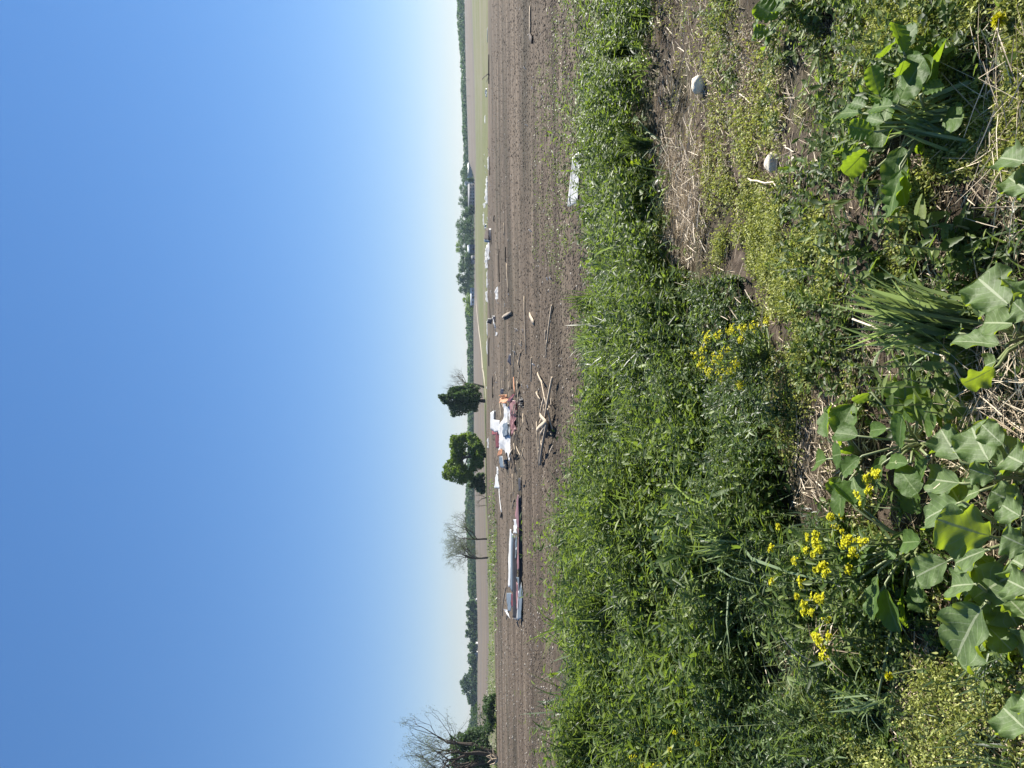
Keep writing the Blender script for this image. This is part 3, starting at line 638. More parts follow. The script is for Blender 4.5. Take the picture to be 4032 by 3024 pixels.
house('gabled_barn', 'small white gabled barn behind the evergreen by the long house', 'barn', 711, 724, 1838, 1829, 600, 10, 'wall_white', 'roof_white', gable_front=True, windows=0)
house('blue_house', 'narrow blue grey house with pale gable among the trees', 'house', 963, 994, 1850, 1841, 556, 9, 'wall_blue', 'roof_white', windows=2, rows=2)
house('white_trailer', 'long white mobile home between dark trees', 'mobile home', 1134, 1200, 1857, 1853, 556, 4, 'wall_white', 'roof_white', windows=4)
house('white_shed', 'small white shed right of centre in the far left tree row', 'shed', 2536, 2552, 1875, 1872, 598, 5, 'wall_white', 'roof_white', windows=1)
house('white_shed', 'larger white shed under the broad tree in the far left row', 'shed', 2574, 2600, 1875, 1871, 596, 6, 'wall_white', 'roof_white', windows=2)
house('white_shed', 'tiny white shed at the far right end of the left tree row', 'shed', 2362, 2368, 1875, 1872, 598, 5, 'wall_white', 'roof_grey', windows=1)
house('grey_barn', 'low grey roofed barn left of the blue grey house, half hidden by trees', 'barn', 1006, 1034, 1861, 1855, 552, 7, 'wall_grey', 'roof_grey', windows=1)
def pole(bx, by_, y, top, label):
    root, p = tree_root('utility_pole', bx, by_, y, label, 'utility pole', 'utility poles')
    t = P(top, by_, y); mb = MB(); tube(mb, [p, [p[0], p[1], t[2]]], [0.14, 0.1], ns=6); mb.build('post', M['wood_old'], root)
    cb = MB(); box(cb, (p[0], p[1] + 0.16, t[2] - 0.6), 2.2, 0.12, 0.12); cb.build('crossarm', M['wood_old'], root)
pole(1853, 315, 520, 1823, 'thin utility pole at the right edge of the far brown field')
pole(1856, 378, 520, 1826, 'thin utility pole second from the right before the far wood')
pole(1880, 2022, 500, 1848, 'thin utility pole left of the olive shrub, against the wood')
pole(1877, 750, 540, 1846, 'thin utility pole in front of the long pale house')

# ------------------------------------------------------------------ storm debris
def deb(name, label, m, build, cat='debris', group=None, parent=None):
    mb = MB(); build(mb)
    o = mb.build(name, M[m], parent, origin=(np.concatenate(mb.v).mean(0) if parent is None else None))
    if parent is None: tag(o, label, cat, group)
    return o
def plank(label, a, b, w=0.12, t=0.05, m='wood', h=(0.06, 0.06), name='plank', up=None, group='scattered planks'):
    w *= .95; t *= .9
    pa, pb = [Q(np.float64(q[0]), np.float64(q[1]), k) for q, k in ((a, h[0]), (b, h[1]))]
    if max(pa[1], pb[1]) > 95 or pa[1] < 0 or pb[1] < 0: pa = gp(a[0], a[1], 0.0); pb = gp(b[0], b[1], 0.0)
    pa[2] = float(ground_z(pa[0], pa[1])) + h[0]; pb[2] = float(ground_z(pb[0], pb[1])) + h[1]
    return deb(name, label, m, lambda mb: beam(mb, pa, pb, w, t, up=UP if up is None else np.array(up)), 'plank', group)
plank('wide pale board lying alone at the far right of the field', (2087, 24), (2087, 132), .28, .05)
plank('dark broken end piece beside the wide pale board on the right', (2085, 138), (2096, 160), .3, .06, 'wood_dark')
plank('long thin straight pole lying across the middle of the ploughed field', (2064, 1167), (2072, 1396), .08, .07)
plank('short wide pale board right of centre, lying at an angle', (2085, 1239), (2102, 1271), .26, .05)
plank('long pale slat nearest the weeds, running toward the timber stack', (2173, 1203), (2154, 1350), .09, .06)
plank('thin pale slat continuing toward the timber stack', (2153, 1340), (2149, 1407), .07, .05)
plank('short green grey board lying by the long pale slat', (2150, 1300), (2151, 1338), .12, .12, 'wood_old')
plank('brown curved log lying alone near the black cabinet', (1979, 1250), (2013, 1231), .22, .16, 'wood_old', (.1, .1))
plank('thin straight plank far out in the field right of centre', (1994, 1039), (2001, 1148), .10, .06)
plank('thin pale stick right of centre, bent slightly', (1983, 878), (1985, 925), .09, .06)
plank('short dark brown log far out, right of centre', (1991, 972), (1991, 1032), 0.11, 0.10, 'wood_dark', (.1, .1))
plank('long dark pole far out, right of the white sack', (1964, 980), (1966, 1110), .14, .12, 'wood_dark', (.1, .1))
plank('short dark brown offcut near the dark overturned box', (1946, 850), (1944, 870), 0.15, 0.12, 'wood_dark', (.15, .1))
plank('short pale lath below the white sack', (1995, 1167), (1995, 1207), .1, .05)
plank('pale lath right of the debris heap, upper one', (2013, 1343), (2012, 1398), .09, .06)
plank('pale lath right of the debris heap, longest one', (2027, 1356), (2020, 1492), .12, .07)
plank('grey lath right of the debris heap, lower one', (2048, 1390), (2040, 1460), .12, .07, 'wood_old')
plank('short pole above the timber stack with dark end', (2093, 1407), (2091, 1502), .09, .08)
plank('short pale lath far right of the debris heap', (2053, 1340), (2051, 1370), .09, .05)
plank('bright orange tan board on the right end of the debris heap', (2022, 1492), (2027, 1548), .3, .06, 'orange', (.3, .35))
plank('dark beam left of the debris heap, nearest', (2016, 1784), (2031, 1856), .16, .14, 'wood_dark', (.3, .12))
plank('brown beam left of the debris heap, leaning on the dark one', (2018, 1770), (2006, 1840), .12, .1, 'wood_old', (.3, .1))
plank('pale strut at the left end of the debris heap', (2004, 1800), (2016, 1772), .12, .08, 'wood', (.2, .4))
plank('long thin lath between the heap and the wrecked shed', (2017, 1867), (2021, 1950), .1, .06)
plank('short lath above the right end of the wrecked shed', (2011, 1943), (2011, 1976), .1, .06, 'wood_old')
plank('slanting lath at the right end of the wrecked shed', (2024, 1966), (2016, 2000), .1, .06, 'wood_old')
plank('white painted stick beyond the wrecked shed with dark tip', (1965, 1927), (1975, 2020), .2, .1, 'white')
plank('black tip of the white painted stick', (1975, 2022), (1972, 2034), .28, .2, 'wood_dark', (.12, .12))
plank('rusty pole leaning at the left end of the wrecked shed', (1992, 2313), (1979, 2424), .1, .1, 'wood_old', (.55, .35))
plank('dark log at the right edge of the green field', (1929, 215), (1929, 330), 0.17, 0.15, 'wood_dark', (.15, .15))
plank('dark branch sticking up from the log at the right edge', (1928, 290), (1915, 312), 0.12, 0.10, 'wood_dark', (.15, .7))
plank('white painted board at the far right field edge', (1921, 112), (1920, 165), .5, .08, 'white')
plank('long dark plank along the field edge below the white scraps', (1930, 620), (1932, 690), 0.20, 0.12, 'wood_dark', (.15, .15))
plank('brown plank along the field edge left of the white sack', (1931, 1180), (1934, 1250), 0.15, 0.10, 'wood_dark', (.12, .12))
plank('dark long pole far out between the cabinet and the heap', (1928, 1330), (1927, 1440), .2, .15, 'wood_dark', (.1, .1))
plank('dark board far out above the right end of the heap', (1942, 1480), (1942, 1565), .2, .15, 'wood_dark', (.1, .1))
plank('pale board far out beside the dark board above the heap', (1945, 1525), (1946, 1560), .2, .1, 'wood', (.1, .1))
# pieces along the near edge of the heap
hp = [(1985, 1440, 1985, 1500), (1990, 1470, 1984, 1540), (1998, 1460, 2004, 1540), (2008, 1440, 2014, 1530), (2030, 1480, 2026, 1560), (2034, 1500, 2042, 1585), (2044, 1470, 2036, 1560), (2040, 1580, 2037, 1680), (2046, 1600, 2043, 1700),
      (2033, 1700, 2030, 1800), (2025, 1690, 2021, 1760), (2040, 1700, 2036, 1765), (2012, 1690, 2014, 1750), (1975, 1500, 1979, 1560), (1950, 1590, 1944, 1620), (1958, 1800, 1950, 1830), (2004, 1850, 2000, 1880), (1966, 1850, 1962, 1890)]
for i in range(34):
    cx, cy = rng.uniform(1945, 2062), rng.uniform(1450, 1900); hp.append((cx, cy, cx + rng.normal() * 5, cy + rng.choice([-1, 1]) * rng.uniform(12, 55)))
for i, (a, b, c, d) in enumerate(hp):
    plank('splintered lath sticking out around the white and red debris heap', (a, b), (c, d), rng.uniform(.05, .13), .05, ['wood', 'wood_old', 'wood', 'wood_dark'][i % 4], (rng.uniform(.06, .3), rng.uniform(.06, .3)), name='splintered_lath', group='laths of the debris heap')
# timber stack in front
tim = [((2175, 1487), (2146, 1645), .14, .1, 'wood', (.2, .3), 'longest pale beam of the timber stack, rising to the right'),
       ((2116, 1470), (2136, 1510), .16, .05, 'wood', (.1, .15), 'split board at the right tip of the timber stack'),
       ((2132, 1500), (2152, 1595), .1, .07, 'wood', (.15, .2), 'thin board of the timber stack joining the split board'),
       ((2144, 1560), (2127, 1630), .1, .08, 'wood', (.2, .2), 'thin pale board slanting up behind the longest beam'),
       ((2126, 1634), (2151, 1662), .24, .05, 'wood', (.25, .35), 'short wide bright board on top of the timber stack'),
       ((2113, 1693), (2150, 1660), .2, .06, 'wood', (.2, .35), 'wide bright beam end pointing left on the timber stack'),
       ((2128, 1708), (2153, 1668), .17, .06, 'wood', (.15, .3), 'second bright beam end, below the widest one'),
       ((2155, 1664), (2127, 1828),   .15, .13, 'wood_old', (.3, .1), 'thick dark sided beam at the left front of the timber stack'),
       ((2113, 1660), (2122, 1833), .09, .07, 'wood', (.12, .12), 'long thin lath along the back of the timber stack'),
       ((2128, 1680), (2124, 1822), .09, .07, 'wood', (.2, .12), 'thin lath in the middle of the timber stack'),
       ((2140, 1695), (2146, 1745), .08, .06, 'wood', (.2, .15), 'short lath crossing the timber stack'),
       ((2157, 1612), (2176, 1690), .14, .08, 'wood', (.35, .1), 'board propped under the near side of the timber stack'),
       ((2160, 1660), (2168, 1690), .3, .25, 'wood_dark', (.15, .1), 'dark block under the near side of the timber stack')]
for i in range(14):
    cx, cy = rng.uniform(2118, 2172), rng.uniform(1500, 1800); dx, dy = rng.normal() * 12, rng.choice([-1, 1]) * rng.uniform(20, 70)
    plank('thin split lath lying around the timber stack', (cx, cy), (cx + dx, cy + dy), rng.uniform(.04, .09), .04, ['wood', 'wood_old', 'wood'][i % 3], (rng.uniform(.03, .2), rng.uniform(.03, .2)), name='split_lath', group='laths around the timber stack')
for a, b, w, t, m, h, lab in tim: plank(lab, a, b, w * .72, t * .8, m, h, name='timber_beam', group='timber stack')
# loose sheets and odd pieces
def sheet_px(name, label, m, corners, cat='metal sheet', group=None, parent=None, kd=.3, y0=None, off=0.0, **k):
    """a sheet whose corners lie y0 metres away, sloping back by the share kd of the distance at which the ground would be seen there"""
    yg = [float(np.clip(Q(np.float64(a), np.float64(b), 0.0)[1], 15, 120)) for a, b, _ in corners]
    f = y0 if y0 is not None else min(yg)
    c = [P(a, b, f + kd * (g - f) + off) for (a, b, _), g in zip(corners, yg)]
    return deb(name, label, m, lambda mb: sheet(mb, c, **k), cat, group, parent)
wp = empty('wall_panel', Q(2262, 715, 0), 'white ribbed metal panel lying in the field just behind the weeds', 'metal panel')
sheet_px('panel_sheet', None, 'white', [(2238, 812, .18), (2258, 622, .18), (2292, 585, .05), (2274, 795, .05)], nu=20, nv=40, crumple=.035, tear=.06, ribs=4, ribh=.012, parent=wp, kd=.45)
sheet_px('panel_lip', None, 'white', [(2234, 813, .28), (2255, 615, .28), (2258, 620, .20), (2238, 812, .20)], nu=20, nv=4, crumple=.01, parent=wp, kd=.38, y0=19.7)
# main heap
sheet_px('crumpled_sheet', 'large crumpled white metal sheet on top of the debris heap', 'white', [(2008, 1808, .1), (2008, 1590, .7), (1978, 1570, .9), (1968, 1775, .35)], nu=40, nv=16, crumple=.4, seed=3, tear=.16, th=.012, y0=57.5)
sheet_px('crumpled_sheet', 'grey folded sheet draped over the front of the white sheet', 'grey', [(2000, 1712, .55), (1999, 1660, .85), (1976, 1672, 1.0), (1982, 1722, .75)], nu=14, nv=8, crumple=.12, seed=8, y0=57.5, off=-.45)
sheet_px('corrugated_sheet', 'large dark red corrugated sheet at the front of the debris heap', 'pink', [(2036, 1700, .1), (2030, 1560, .25), (2006, 1585, .55), (2010, 1715, .3)], nu=20, nv=36, crumple=.26, tear=.12, ribs=6, ribh=.05, seed=5, y0=50.5)
sheet_px('red_strip', 'narrow red strip standing at the right end of the debris heap', 'red', [(2030, 1548, .3), (2018, 1552, .7), (1996, 1580, .5), (2006, 1584, .2)], nu=14, nv=6, crumple=.1, seed=6, y0=50.5, off=-.35)
sheet_px('red_strip', 'dark red strip bent forward over the black rubble', 'red_dark', [(2048, 1585, .15), (2042, 1572, .3), (2030, 1612, .5), (2036, 1618, .3)], nu=10, nv=6, crumple=.08, seed=9, kd=.1)
sheet_px('boarded_wall', 'square white siding panel with horizontal boards standing behind the heap', 'white', [(1967, 1698, .6), (1967, 1655, .7), (1942, 1652, 1.25), (1945, 1702, 1.15)], nu=8, nv=40, crumple=.02, ribs=7, ribh=.02, cat='siding panel', y0=63, kd=.08)
sheet_px('white_door', 'long white door leaning behind the siding panel', 'white', [(1948, 1700, .3), (1944, 1617, .5), (1931, 1625, 1.0), (1931, 1690, .9)], nu=8, nv=20, crumple=.02, ribs=2, ribh=.025, cat='door', y0=66, kd=.08)
sheet_px('dark_door', 'dark grey slab beside the long white door', 'black', [(1952, 1655, .3), (1952, 1615, .3), (1944, 1616, .6), (1944, 1655, .6)], nu=5, nv=5, crumple=.02, cat='door', y0=66.5, kd=.06)
sheet_px('dark_red_board', 'dark red board under the rear edge of the white sheet', 'red_dark', [(1968, 1765, .1), (1965, 1700, .1), (1950, 1700, .4), (1953, 1765, .3)], nu=8, nv=5, crumple=.05, cat='board', y0=62, kd=.15)
sheet_px('board_scrap', 'salmon orange boards lying at the left end of the heap', 'orange', [(1977, 1790, .5), (1977, 1770, .5), (1966, 1768, .7), (1958, 1798, .6)], nu=6, nv=30, crumple=.04, ribs=5, ribh=.04, cat='boards', y0=57.5, off=-.6)
sheet_px('slate_board', 'dark slate grey board at the left end of the heap', 'grey', [(1984, 1842, .1), (1978, 1795, .4), (1964, 1798, .6), (1970, 1840, .2)], nu=8, nv=6, crumple=.05, cat='board', y0=57.8, off=-.3)
sheet_px('red_board', 'small pink red board behind the siding panel', 'red', [(1952, 1712, .1), (1950, 1695, .2), (1937, 1695, .5), (1938, 1712, .4)], nu=6, nv=5, crumple=.04, cat='board', y0=67, kd=.06)
sheet_px('torn_sheet', 'small torn white panel left of the debris heap', 'white', [(1967, 1922, .1), (1958, 1868, .3), (1952, 1868, .5), (1946, 1922, .45)], nu=10, nv=24, crumple=.08, ribs=3, ribh=.02, seed=4)
sheet_px('torn_sheet', 'ribbed grey white strip beside the small torn panel', 'white', [(1963, 1868, .1), (1961, 1838, .2), (1955, 1838, .3), (1956, 1868, .3)], nu=10, nv=16, crumple=.08, ribs=3, ribh=.02, seed=14)
sheet_px('rubble_heap', 'black rubble in front of the debris heap', 'black', [(2062, 1608, .02), (2058, 1570, .05), (2046, 1560, .3), (2050, 1605, .3)], nu=14, nv=10, crumple=.3, seed=2, cat='rubble', kd=.2)
sheet_px('rubble_heap', 'black rubble at the left end of the white sheet', 'black', [(1998, 1850, .02), (1998, 1805, .1), (1982, 1812, .45), (1984, 1842, .2)], nu=14, nv=10, crumple=.25, seed=12, cat='rubble', kd=.2)
sheet_px('purple_board', 'dark purple board at the back right of the heap', 'navy', [(1984, 1550, .1), (1982, 1530, .2), (1970, 1532, .5), (1972, 1552, .4)], nu=6, nv=5, crumple=.08, cat='board', y0=58, kd=.1)
sheet_px('purple_board', 'dark purple board lying right of the heap under a lath', 'navy', [(2012, 1440, .05), (2010, 1392, .1), (2001, 1400, .3), (1999, 1425, .3)], nu=6, nv=5, crumple=.08, seed=3, cat='board', kd=.15)
sheet_px('orange_bundle', 'orange brown laths standing at the right end of the white sheet', 'orange', [(1998, 1590, .3), (1996, 1553, .4), (1970, 1556, .7), (1972, 1585, .8)], nu=14, nv=30, crumple=.25, ribs=5, ribh=.12, seed=7, cat='boards', y0=57, off=-.5, kd=.2)
# wrecked shed on the left
ws = empty('wrecked_shed', Q(2055, 2240, 0), 'flattened red and white shed roof lying on the left side of the field', 'wrecked shed')
def wpart(name, m, corners, off=0.0, **k): sheet_px(name, None, m, corners, parent=ws, y0=45.3, off=off, **{'tear': .05, **k})
wpart('front_wall', 'pink', [(2046, 2240, .50), (2046, 2118, .50), (2039, 2118, .68), (2036, 2240, .72)], nu=24, nv=6, crumple=.05, seed=2)
wpart('front_wall', 'pink', [(2044, 2118, .50), (2042, 1950, .42), (2037, 1945, .52), (2028, 2030, .72)], nu=24, nv=6, crumple=.05, seed=4)
wpart('under_shade', 'black', [(2061, 2260, .04), (2055, 1940, .04), (2040, 1960, .36), (2044, 2330, .36)], nu=24, nv=6, crumple=.05, seed=3, off=.5, kd=.02)  # black sheet standing in for the shadow and open gap beneath the wreck
wpart('grey_edge', 'grey', [(2052, 2440, .08), (2058, 2330, .28), (2042, 2300, .68), (2036, 2440, .50)], nu=16, nv=6, crumple=.05, seed=5)
wpart('grey_edge', 'grey', [(2058, 2330, .30), (2048, 2275, .45), (2034, 2272, .75), (2041, 2328, .68)], nu=12, nv=6, crumple=.06, seed=15)
wpart('white_trim', 'white', [(2037, 2440, .52), (2043, 2328, .69), (2040, 2328, .78), (2034, 2440, .60)], nu=12, nv=3, crumple=.01)
wpart('red_side', 'pink', [(2041, 2400, .66), (2040, 2300, .76), (2032, 2290, .84), (2034, 2400, .78)], nu=12, nv=4, crumple=.03)
wpart('roof_sheet', 'white', [(2010, 2310, .92), (2013, 2085, .48), (2007, 2085, .58), (1999, 2310, 1.12)], nu=30, nv=6, crumple=.06, seed=6)
wpart('roof_sheet', 'white', [(2036, 2100, .55), (2032, 2045, .65), (2022, 2045, .85), (2022, 2098, .85)], nu=14, nv=8, crumple=.12, seed=7)
wpart('roof_sheet', 'white', [(2034, 2180, .70), (2034, 2155, .72), (2030, 2155, .82), (2028, 2180, .84)], nu=8, nv=6, crumple=.04, seed=17)
wpart('roof_sheet', 'white', [(2010, 2438, .45), (1996, 2400, .9), (1984, 2398, 1.1), (1990, 2412, 1.0)], nu=12, nv=6, crumple=.1, seed=9)
wpart('grey_sheet', 'grey', [(2034, 2200, .68), (2036, 2112, .66), (2017, 2122, .92), (2024, 2200, .82)], nu=16, nv=8, crumple=.08, seed=8)
wpart('grey_sheet', 'grey', [(2012, 2405, .6), (2014, 2335, .85), (1993, 2335, 1.1), (1998, 2405, .9)], nu=14, nv=8, crumple=.06, seed=10)
wpart('rear_slope', 'grey', [(2018, 2335, .6), (2020, 2100, .35), (2012, 2095, .5), (2009, 2320, .94)], nu=24, nv=4, crumple=.04, seed=11)
wpart('void_shade', 'black', [(2036, 2440, .06), (2036, 2110, .06), (2020, 2110, .45), (2018, 2430, .5)], nu=24, nv=5, crumple=.06, seed=13, off=1.6, kd=.1)  # shade of the hollow between front wall and roof, painted as a black sheet
wpart('end_flap', 'red_dark', [(2032, 2390, .62), (2032, 2338, .66), (2013, 2338, .95), (2014, 2390, .9)], nu=10, nv=6, crumple=.04, seed=18)
wpart('end_flap', 'white', [(2036, 2440, .1), (2033, 2418, .3), (2024, 2424, .5), (2026, 2438, .4)], nu=8, nv=6, crumple=.05, seed=19)
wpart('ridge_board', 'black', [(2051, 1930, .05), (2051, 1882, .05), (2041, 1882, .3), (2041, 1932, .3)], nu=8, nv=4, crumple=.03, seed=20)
# cabinet, overturned box, tank and white sacks
cb = empty('black_cabinet', Q(1950, 1255, 0), 'black broken cabinet with a white curtain trailing from it', 'cabinet')
sheet_px('cabinet_side', None, 'navy', [(1935, 1277, .5), (1939, 1255, .5), (1921, 1253, 1.05), (1917, 1270, 1.05)], nu=6, nv=6, crumple=.03, parent=cb, y0=90, kd=.04)
sheet_px('cabinet_base', None, 'navy', [(1951, 1270, .05), (1951, 1243, .05), (1937, 1243, .5), (1940, 1262, .5)], nu=6, nv=6, crumple=.03, parent=cb, y0=90, kd=.04)
sheet_px('curtain', None, 'white', [(1952, 1318, .05), (1950, 1278, .3), (1936, 1245, .75), (1947, 1278, .45)], nu=16, nv=6, crumple=.18, seed=4, parent=cb, y0=89.5, kd=.06)
sheet_px('torn_rag', 'pale torn rags on the soil left of the black cabinet', 'white', [(1958, 1320, .03), (1960, 1308, .05), (1949, 1310, .3), (1950, 1322, .2)], nu=10, nv=8, crumple=.2, tear=.2, seed=21, cat='rag')
ob = empty('overturned_box', gp(1932, 925, 0), 'dark brown overturned trailer box among white scraps at the field edge', 'trailer box')
def E(ix, iy, h, y=101.0):
    p = P(ix, iy, y); return p
for nm, m, c in [('box_top', 'wood_dark', [(1925, 945, 0, 100), (1924, 900, 0, 100), (1911, 897, 0, 103), (1906, 942, 0, 103)]),
                 ('box_side', 'navy', [(1935, 948, 0, 99.5), (1935, 898, 0, 99.5), (1924.5, 900, 0, 100), (1925.5, 945, 0, 100)]),
                 ('box_end', 'grey', [(1928, 955, 0, 100.5), (1925, 946, 0, 99.9), (1906, 943, 0, 103), (1908, 953, 0, 104)])]:
    deb(nm, None, m, lambda mb: sheet(mb, [P(a, b, d) for a, b, _, d in c], nu=8, nv=6, crumple=.12, th=.05, seed=int(c[0][0])), parent=ob)
tk = empty('white_tank', gp(1925, 1520, 0), 'small white and blue grey upturned tub at the foot of the leafless tree', 'tub')
deb('tub_side', None, 'white', lambda mb: sheet(mb, [P(1923, 1528, 140), P(1926, 1505, 140), P(1920, 1512, 142), P(1914, 1530, 142)], nu=6, nv=5, crumple=.05, th=.05), parent=tk)
deb('tub_end', None, 'grey', lambda mb: sheet(mb, [P(1927, 1533, 139.5), P(1925, 1518, 139.5), P(1917, 1522, 141), P(1919, 1534, 141)], nu=6, nv=5, crumple=.05, th=.05), parent=tk)
whites = [(1955, 1152, 26, 13, .55, 'white sack lying on the soil right of the cabinet', 60), (1916, 1165, 26, 8, .5, 'long white torn sheet at the field edge above the sack', None), (1917, 1100, 34, 5, .35, 'thin white strip at the field edge', None),
          (1914, 1030, 24, 14, .7, 'crumpled white sheet left of the overturned box', None), (1912, 1000, 18, 10, .5, 'small white crumpled sheet beside the overturned box', None), (1920, 985, 36, 14, .6, 'tangle of white laths and sheet below the overturned box', None),
          (1914, 770, 32, 11, .7, 'biggest crumpled white sheet at the field edge', None), (1915, 735, 24, 9, .6, 'white crumpled sheet right of the biggest one', None), (1916, 710, 18, 7, .5, 'white crumpled sheet third from the right at the field edge', None),
          (1907, 805, 11, 9, .5, 'white triangular scrap standing in the green field', None), (1910, 890, 10, 10, .6, 'grey white crumpled scrap right of the overturned box', None), (1903, 862, 26, 4, .3, 'thin white scrap in the green field', None),
          (1921, 640, 26, 5, .3, 'thin white strip at the right of the field edge', None), (1909, 468, 18, 3, .3, 'thin white strip lying far right in the green', None), (1913, 362, 16, 8, .6, 'grey crumpled sheet far right at the green edge', None),
          (1917, 1290, 30, 4, .3, 'thin white strip along the edge left of the cabinet', None), (1917, 1365, 34, 4, .3, 'long thin white strip along the edge above the laths', None), (1921, 1745, 22, 6, .4, 'white torn strip in front of the round crowned tree', None),
          (2003, 620, 0, 0, 0, '', 0)]
for (ix, iy, ry, rx, h, lab, _) in whites[:-1]:
    def bw(mb, ix=ix, iy=iy, ry=ry, rx=rx, h=h):
        g0 = gp(ix + rx * .5, iy, 0.02); y0 = g0[1]; k = mpp(y0)
        p0 = g0 + np.array([-ry * k * 1.0, 0, 0]); p1 = g0 + np.array([ry * k * 1.0, 0, 0])
        zt = max(rx * k * 0.9, .12)
        sheet(mb, [p0, p1, p1 + np.array([-ry * k * .3, zt * 3.5, zt]), p0 + np.array([ry * k * .2, zt * 3.5, zt * .8])], nu=18, nv=8, crumple=min(.35, zt * .6), seed=int(ix + iy), tear=.12, th=.02)
    deb('torn_sheet', lab, 'grey' if lab.startswith('grey') else 'tarp', bw, 'torn sheet', 'torn white sheets along the field edge')
# small scraps anybody could count but nothing tells apart
scr_px = []
for k in range(150):
    r = rng.uniform()
    if r < .45: scr_px.append((rng.uniform(1905, 1936), rng.uniform(560, 1240)))
    elif r < .8: scr_px.append((rng.uniform(1945, 2070), rng.uniform(1150, 1900)))
    else: scr_px.append((rng.uniform(1990, 2180), rng.uniform(100, 2950)))
for ix, iy in scr_px:
    g0 = gp(ix, iy, 0.02); y0 = float(g0[1]); L = rng.uniform(5, 16) * mpp(y0); an = rng.normal() * .5; wv = max(L * rng.uniform(.15, .5), .04)
    d = np.array([math.cos(an), math.sin(an), 0]); m_ = rng.choice(['white', 'wood', 'wood', 'wood_old', 'wood_dark'] if iy > 1240 else ['white', 'white', 'white', 'wood', 'wood_dark'])
    deb('debris_scrap', 'small scrap of pale or dark board lying about in the storm debris', m_, lambda mb: beam(mb, g0 - d * L / 2 + UP * .05, g0 + d * L / 2 + UP * rng.uniform(.05, .25), wv, .03, tint=.5), 'scrap', 'small scraps of debris')

# ------------------------------------------------------------------ clods, stones and small weeds of the field
def lumps(name, m, n, smin, smax, label, cat, ixr=(1935, 2330), iyr=(-150, 3170), flat=0.55, power=1.0):
    ix = ixr[0] + (ixr[1] - ixr[0]) * rng.uniform(0, 1, n) ** power; iy = rng.uniform(*iyr, n)
    d = ray(ix, iy); y = d[:, 1] / d[:, 2] * (FIELD_Z - 1.6); y = np.where((y > 17) & (y < 108), y, 40.0)
    x = d[:, 0] / d[:, 1] * y; z = far_z(x / y, y) + field_rough(x, y)
    octa = np.array([[1, 0, 0], [0, 1, 0], [-1, 0, 0], [0, -1, 0], [0, 0, 1], [0, 0, -1.0]])
    fo = np.array([[0, 1, 4], [1, 2, 4], [2, 3, 4], [3, 0, 4], [1, 0, 5], [2, 1, 5], [3, 2, 5], [0, 3, 5]])
    s = (smin + (smax - smin) * rng.uniform(0, 1, n) ** 2.5) * (0.55 + y / 75)
    v = octa[None] * rng.uniform(.55, 1.3, (n, 6, 1)) * s[:, None, None]; v[:, :, 2] *= flat; v[:, :, 0] *= rng.uniform(.8, 1.8, (n, 1))
    v = v + np.stack([x, y, z + s * .1], -1)[:, None]
    mb = MB(); mb.add(v.reshape(-1, 3), (fo[None] + 6 * np.arange(n)[:, None, None]).reshape(-1, 3))
    return tag(mb.build(name, m), label, cat, kind='stuff')
lumps('soil_clods', M['clod'], 70000, .012, .065, 'loose brown clods of earth covering the ploughed field', 'soil', power=0.9)
lumps('field_stones', M['pebble'], 1100, .015, .06, 'small pale stones scattered over the ploughed field', 'stones', flat=.7)
lumps('field_stones', M['pebble'], 700, .02, .06, 'small pale stones scattered over the left part of the field', 'stones', ixr=(1965, 2180), iyr=(2350, 3150), flat=.7)

# ------------------------------------------------------------------ weeds: sampling and plant batches
def hmod(p): return np.clip(1 + 1.2 * fbm(p[:, 0] * 1.5, p[:, 1] * 1.5, 77, 3), .25, 1.8)
BARE = [(2660, 330, 150, 430, .25), (3165, 420, 85, 270, .06), (2700, 830, 75, 210, .15), (3275, 1780, 120, 210, .12), (3010, 600, 60, 120, .3), (3062, 645, 60, 60, .0), (2772, 335, 55, 60, .05), (3350, 240, 60, 160, .3), (3560, 980, 60, 120, .35), (3740, 1720, 60, 90, .3), (3620, 2640, 90, 110, .35), (3170, 2600, 150, 130, .2), (3560, 1270, 170, 120, .3)]
def zone(poly, n, jit=28, bare=False):
    p = np.array(poly, float); lo, hi = p.min(0), p.max(0); out = np.zeros((0, 2))
    while len(out) < n:
        q = rng.uniform(lo, hi, (n * 2, 2)); ins = np.zeros(len(q), bool); j = len(p) - 1
        for i in range(len(p)):
            c = ((p[i, 1] > q[:, 1]) != (p[j, 1] > q[:, 1])) & (q[:, 0] < (p[j, 0] - p[i, 0]) * (q[:, 1] - p[i, 1]) / (p[j, 1] - p[i, 1] + 1e-9) + p[i, 0]); ins ^= c; j = i
        out = np.vstack([out, q[ins]])
    out = out[:n] + rng.normal(size=(n, 2)) * [jit, 30]
    if not bare:
        keep = np.ones(n, bool)
        for bx, by_, rx, ry, kp in BARE:
            q = ((out[:, 0] - bx) / rx) ** 2 + ((out[:, 1] - by_) / ry) ** 2 + .8 * fbm(out[:, 0] * .02, out[:, 1] * .02, 19, 3)
            keep &= (q > 1) | (rng.uniform(0, 1, n) < kp)
        out = out[keep]; n = len(out)
    d = ray(out[:, 0], out[:, 1]); y = np.full(n, 5.0); k = d[:, 2] / d[:, 1]; s = d[:, 0] / d[:, 1]
    for _ in range(14):
        z = bank_z(s * y, y); y = 0.5 * y + 0.5 * np.clip((z - 1.6) / k, 0.8, 16.5)
    x = s * y
    return np.stack([x, y, bank_z(x, y)], -1)
def clumpy(p, scale, thr, seed):
    return p[fbm(p[:, 0] * scale, p[:, 1] * scale, seed, 2) > thr]
def rdir(n, elo, ehi):
    a = rng.uniform(0, 2 * math.pi, n); e = rng.uniform(elo, ehi, n)
    return np.stack([np.cos(a) * np.cos(e), np.sin(a) * np.cos(e), np.sin(e)], -1)
BL = [1.0, .95, .8, .5, .03]; OV = [.08, .7, 1.0, .75, .03]; LN = [.3, .9, 1.0, .7, .03]
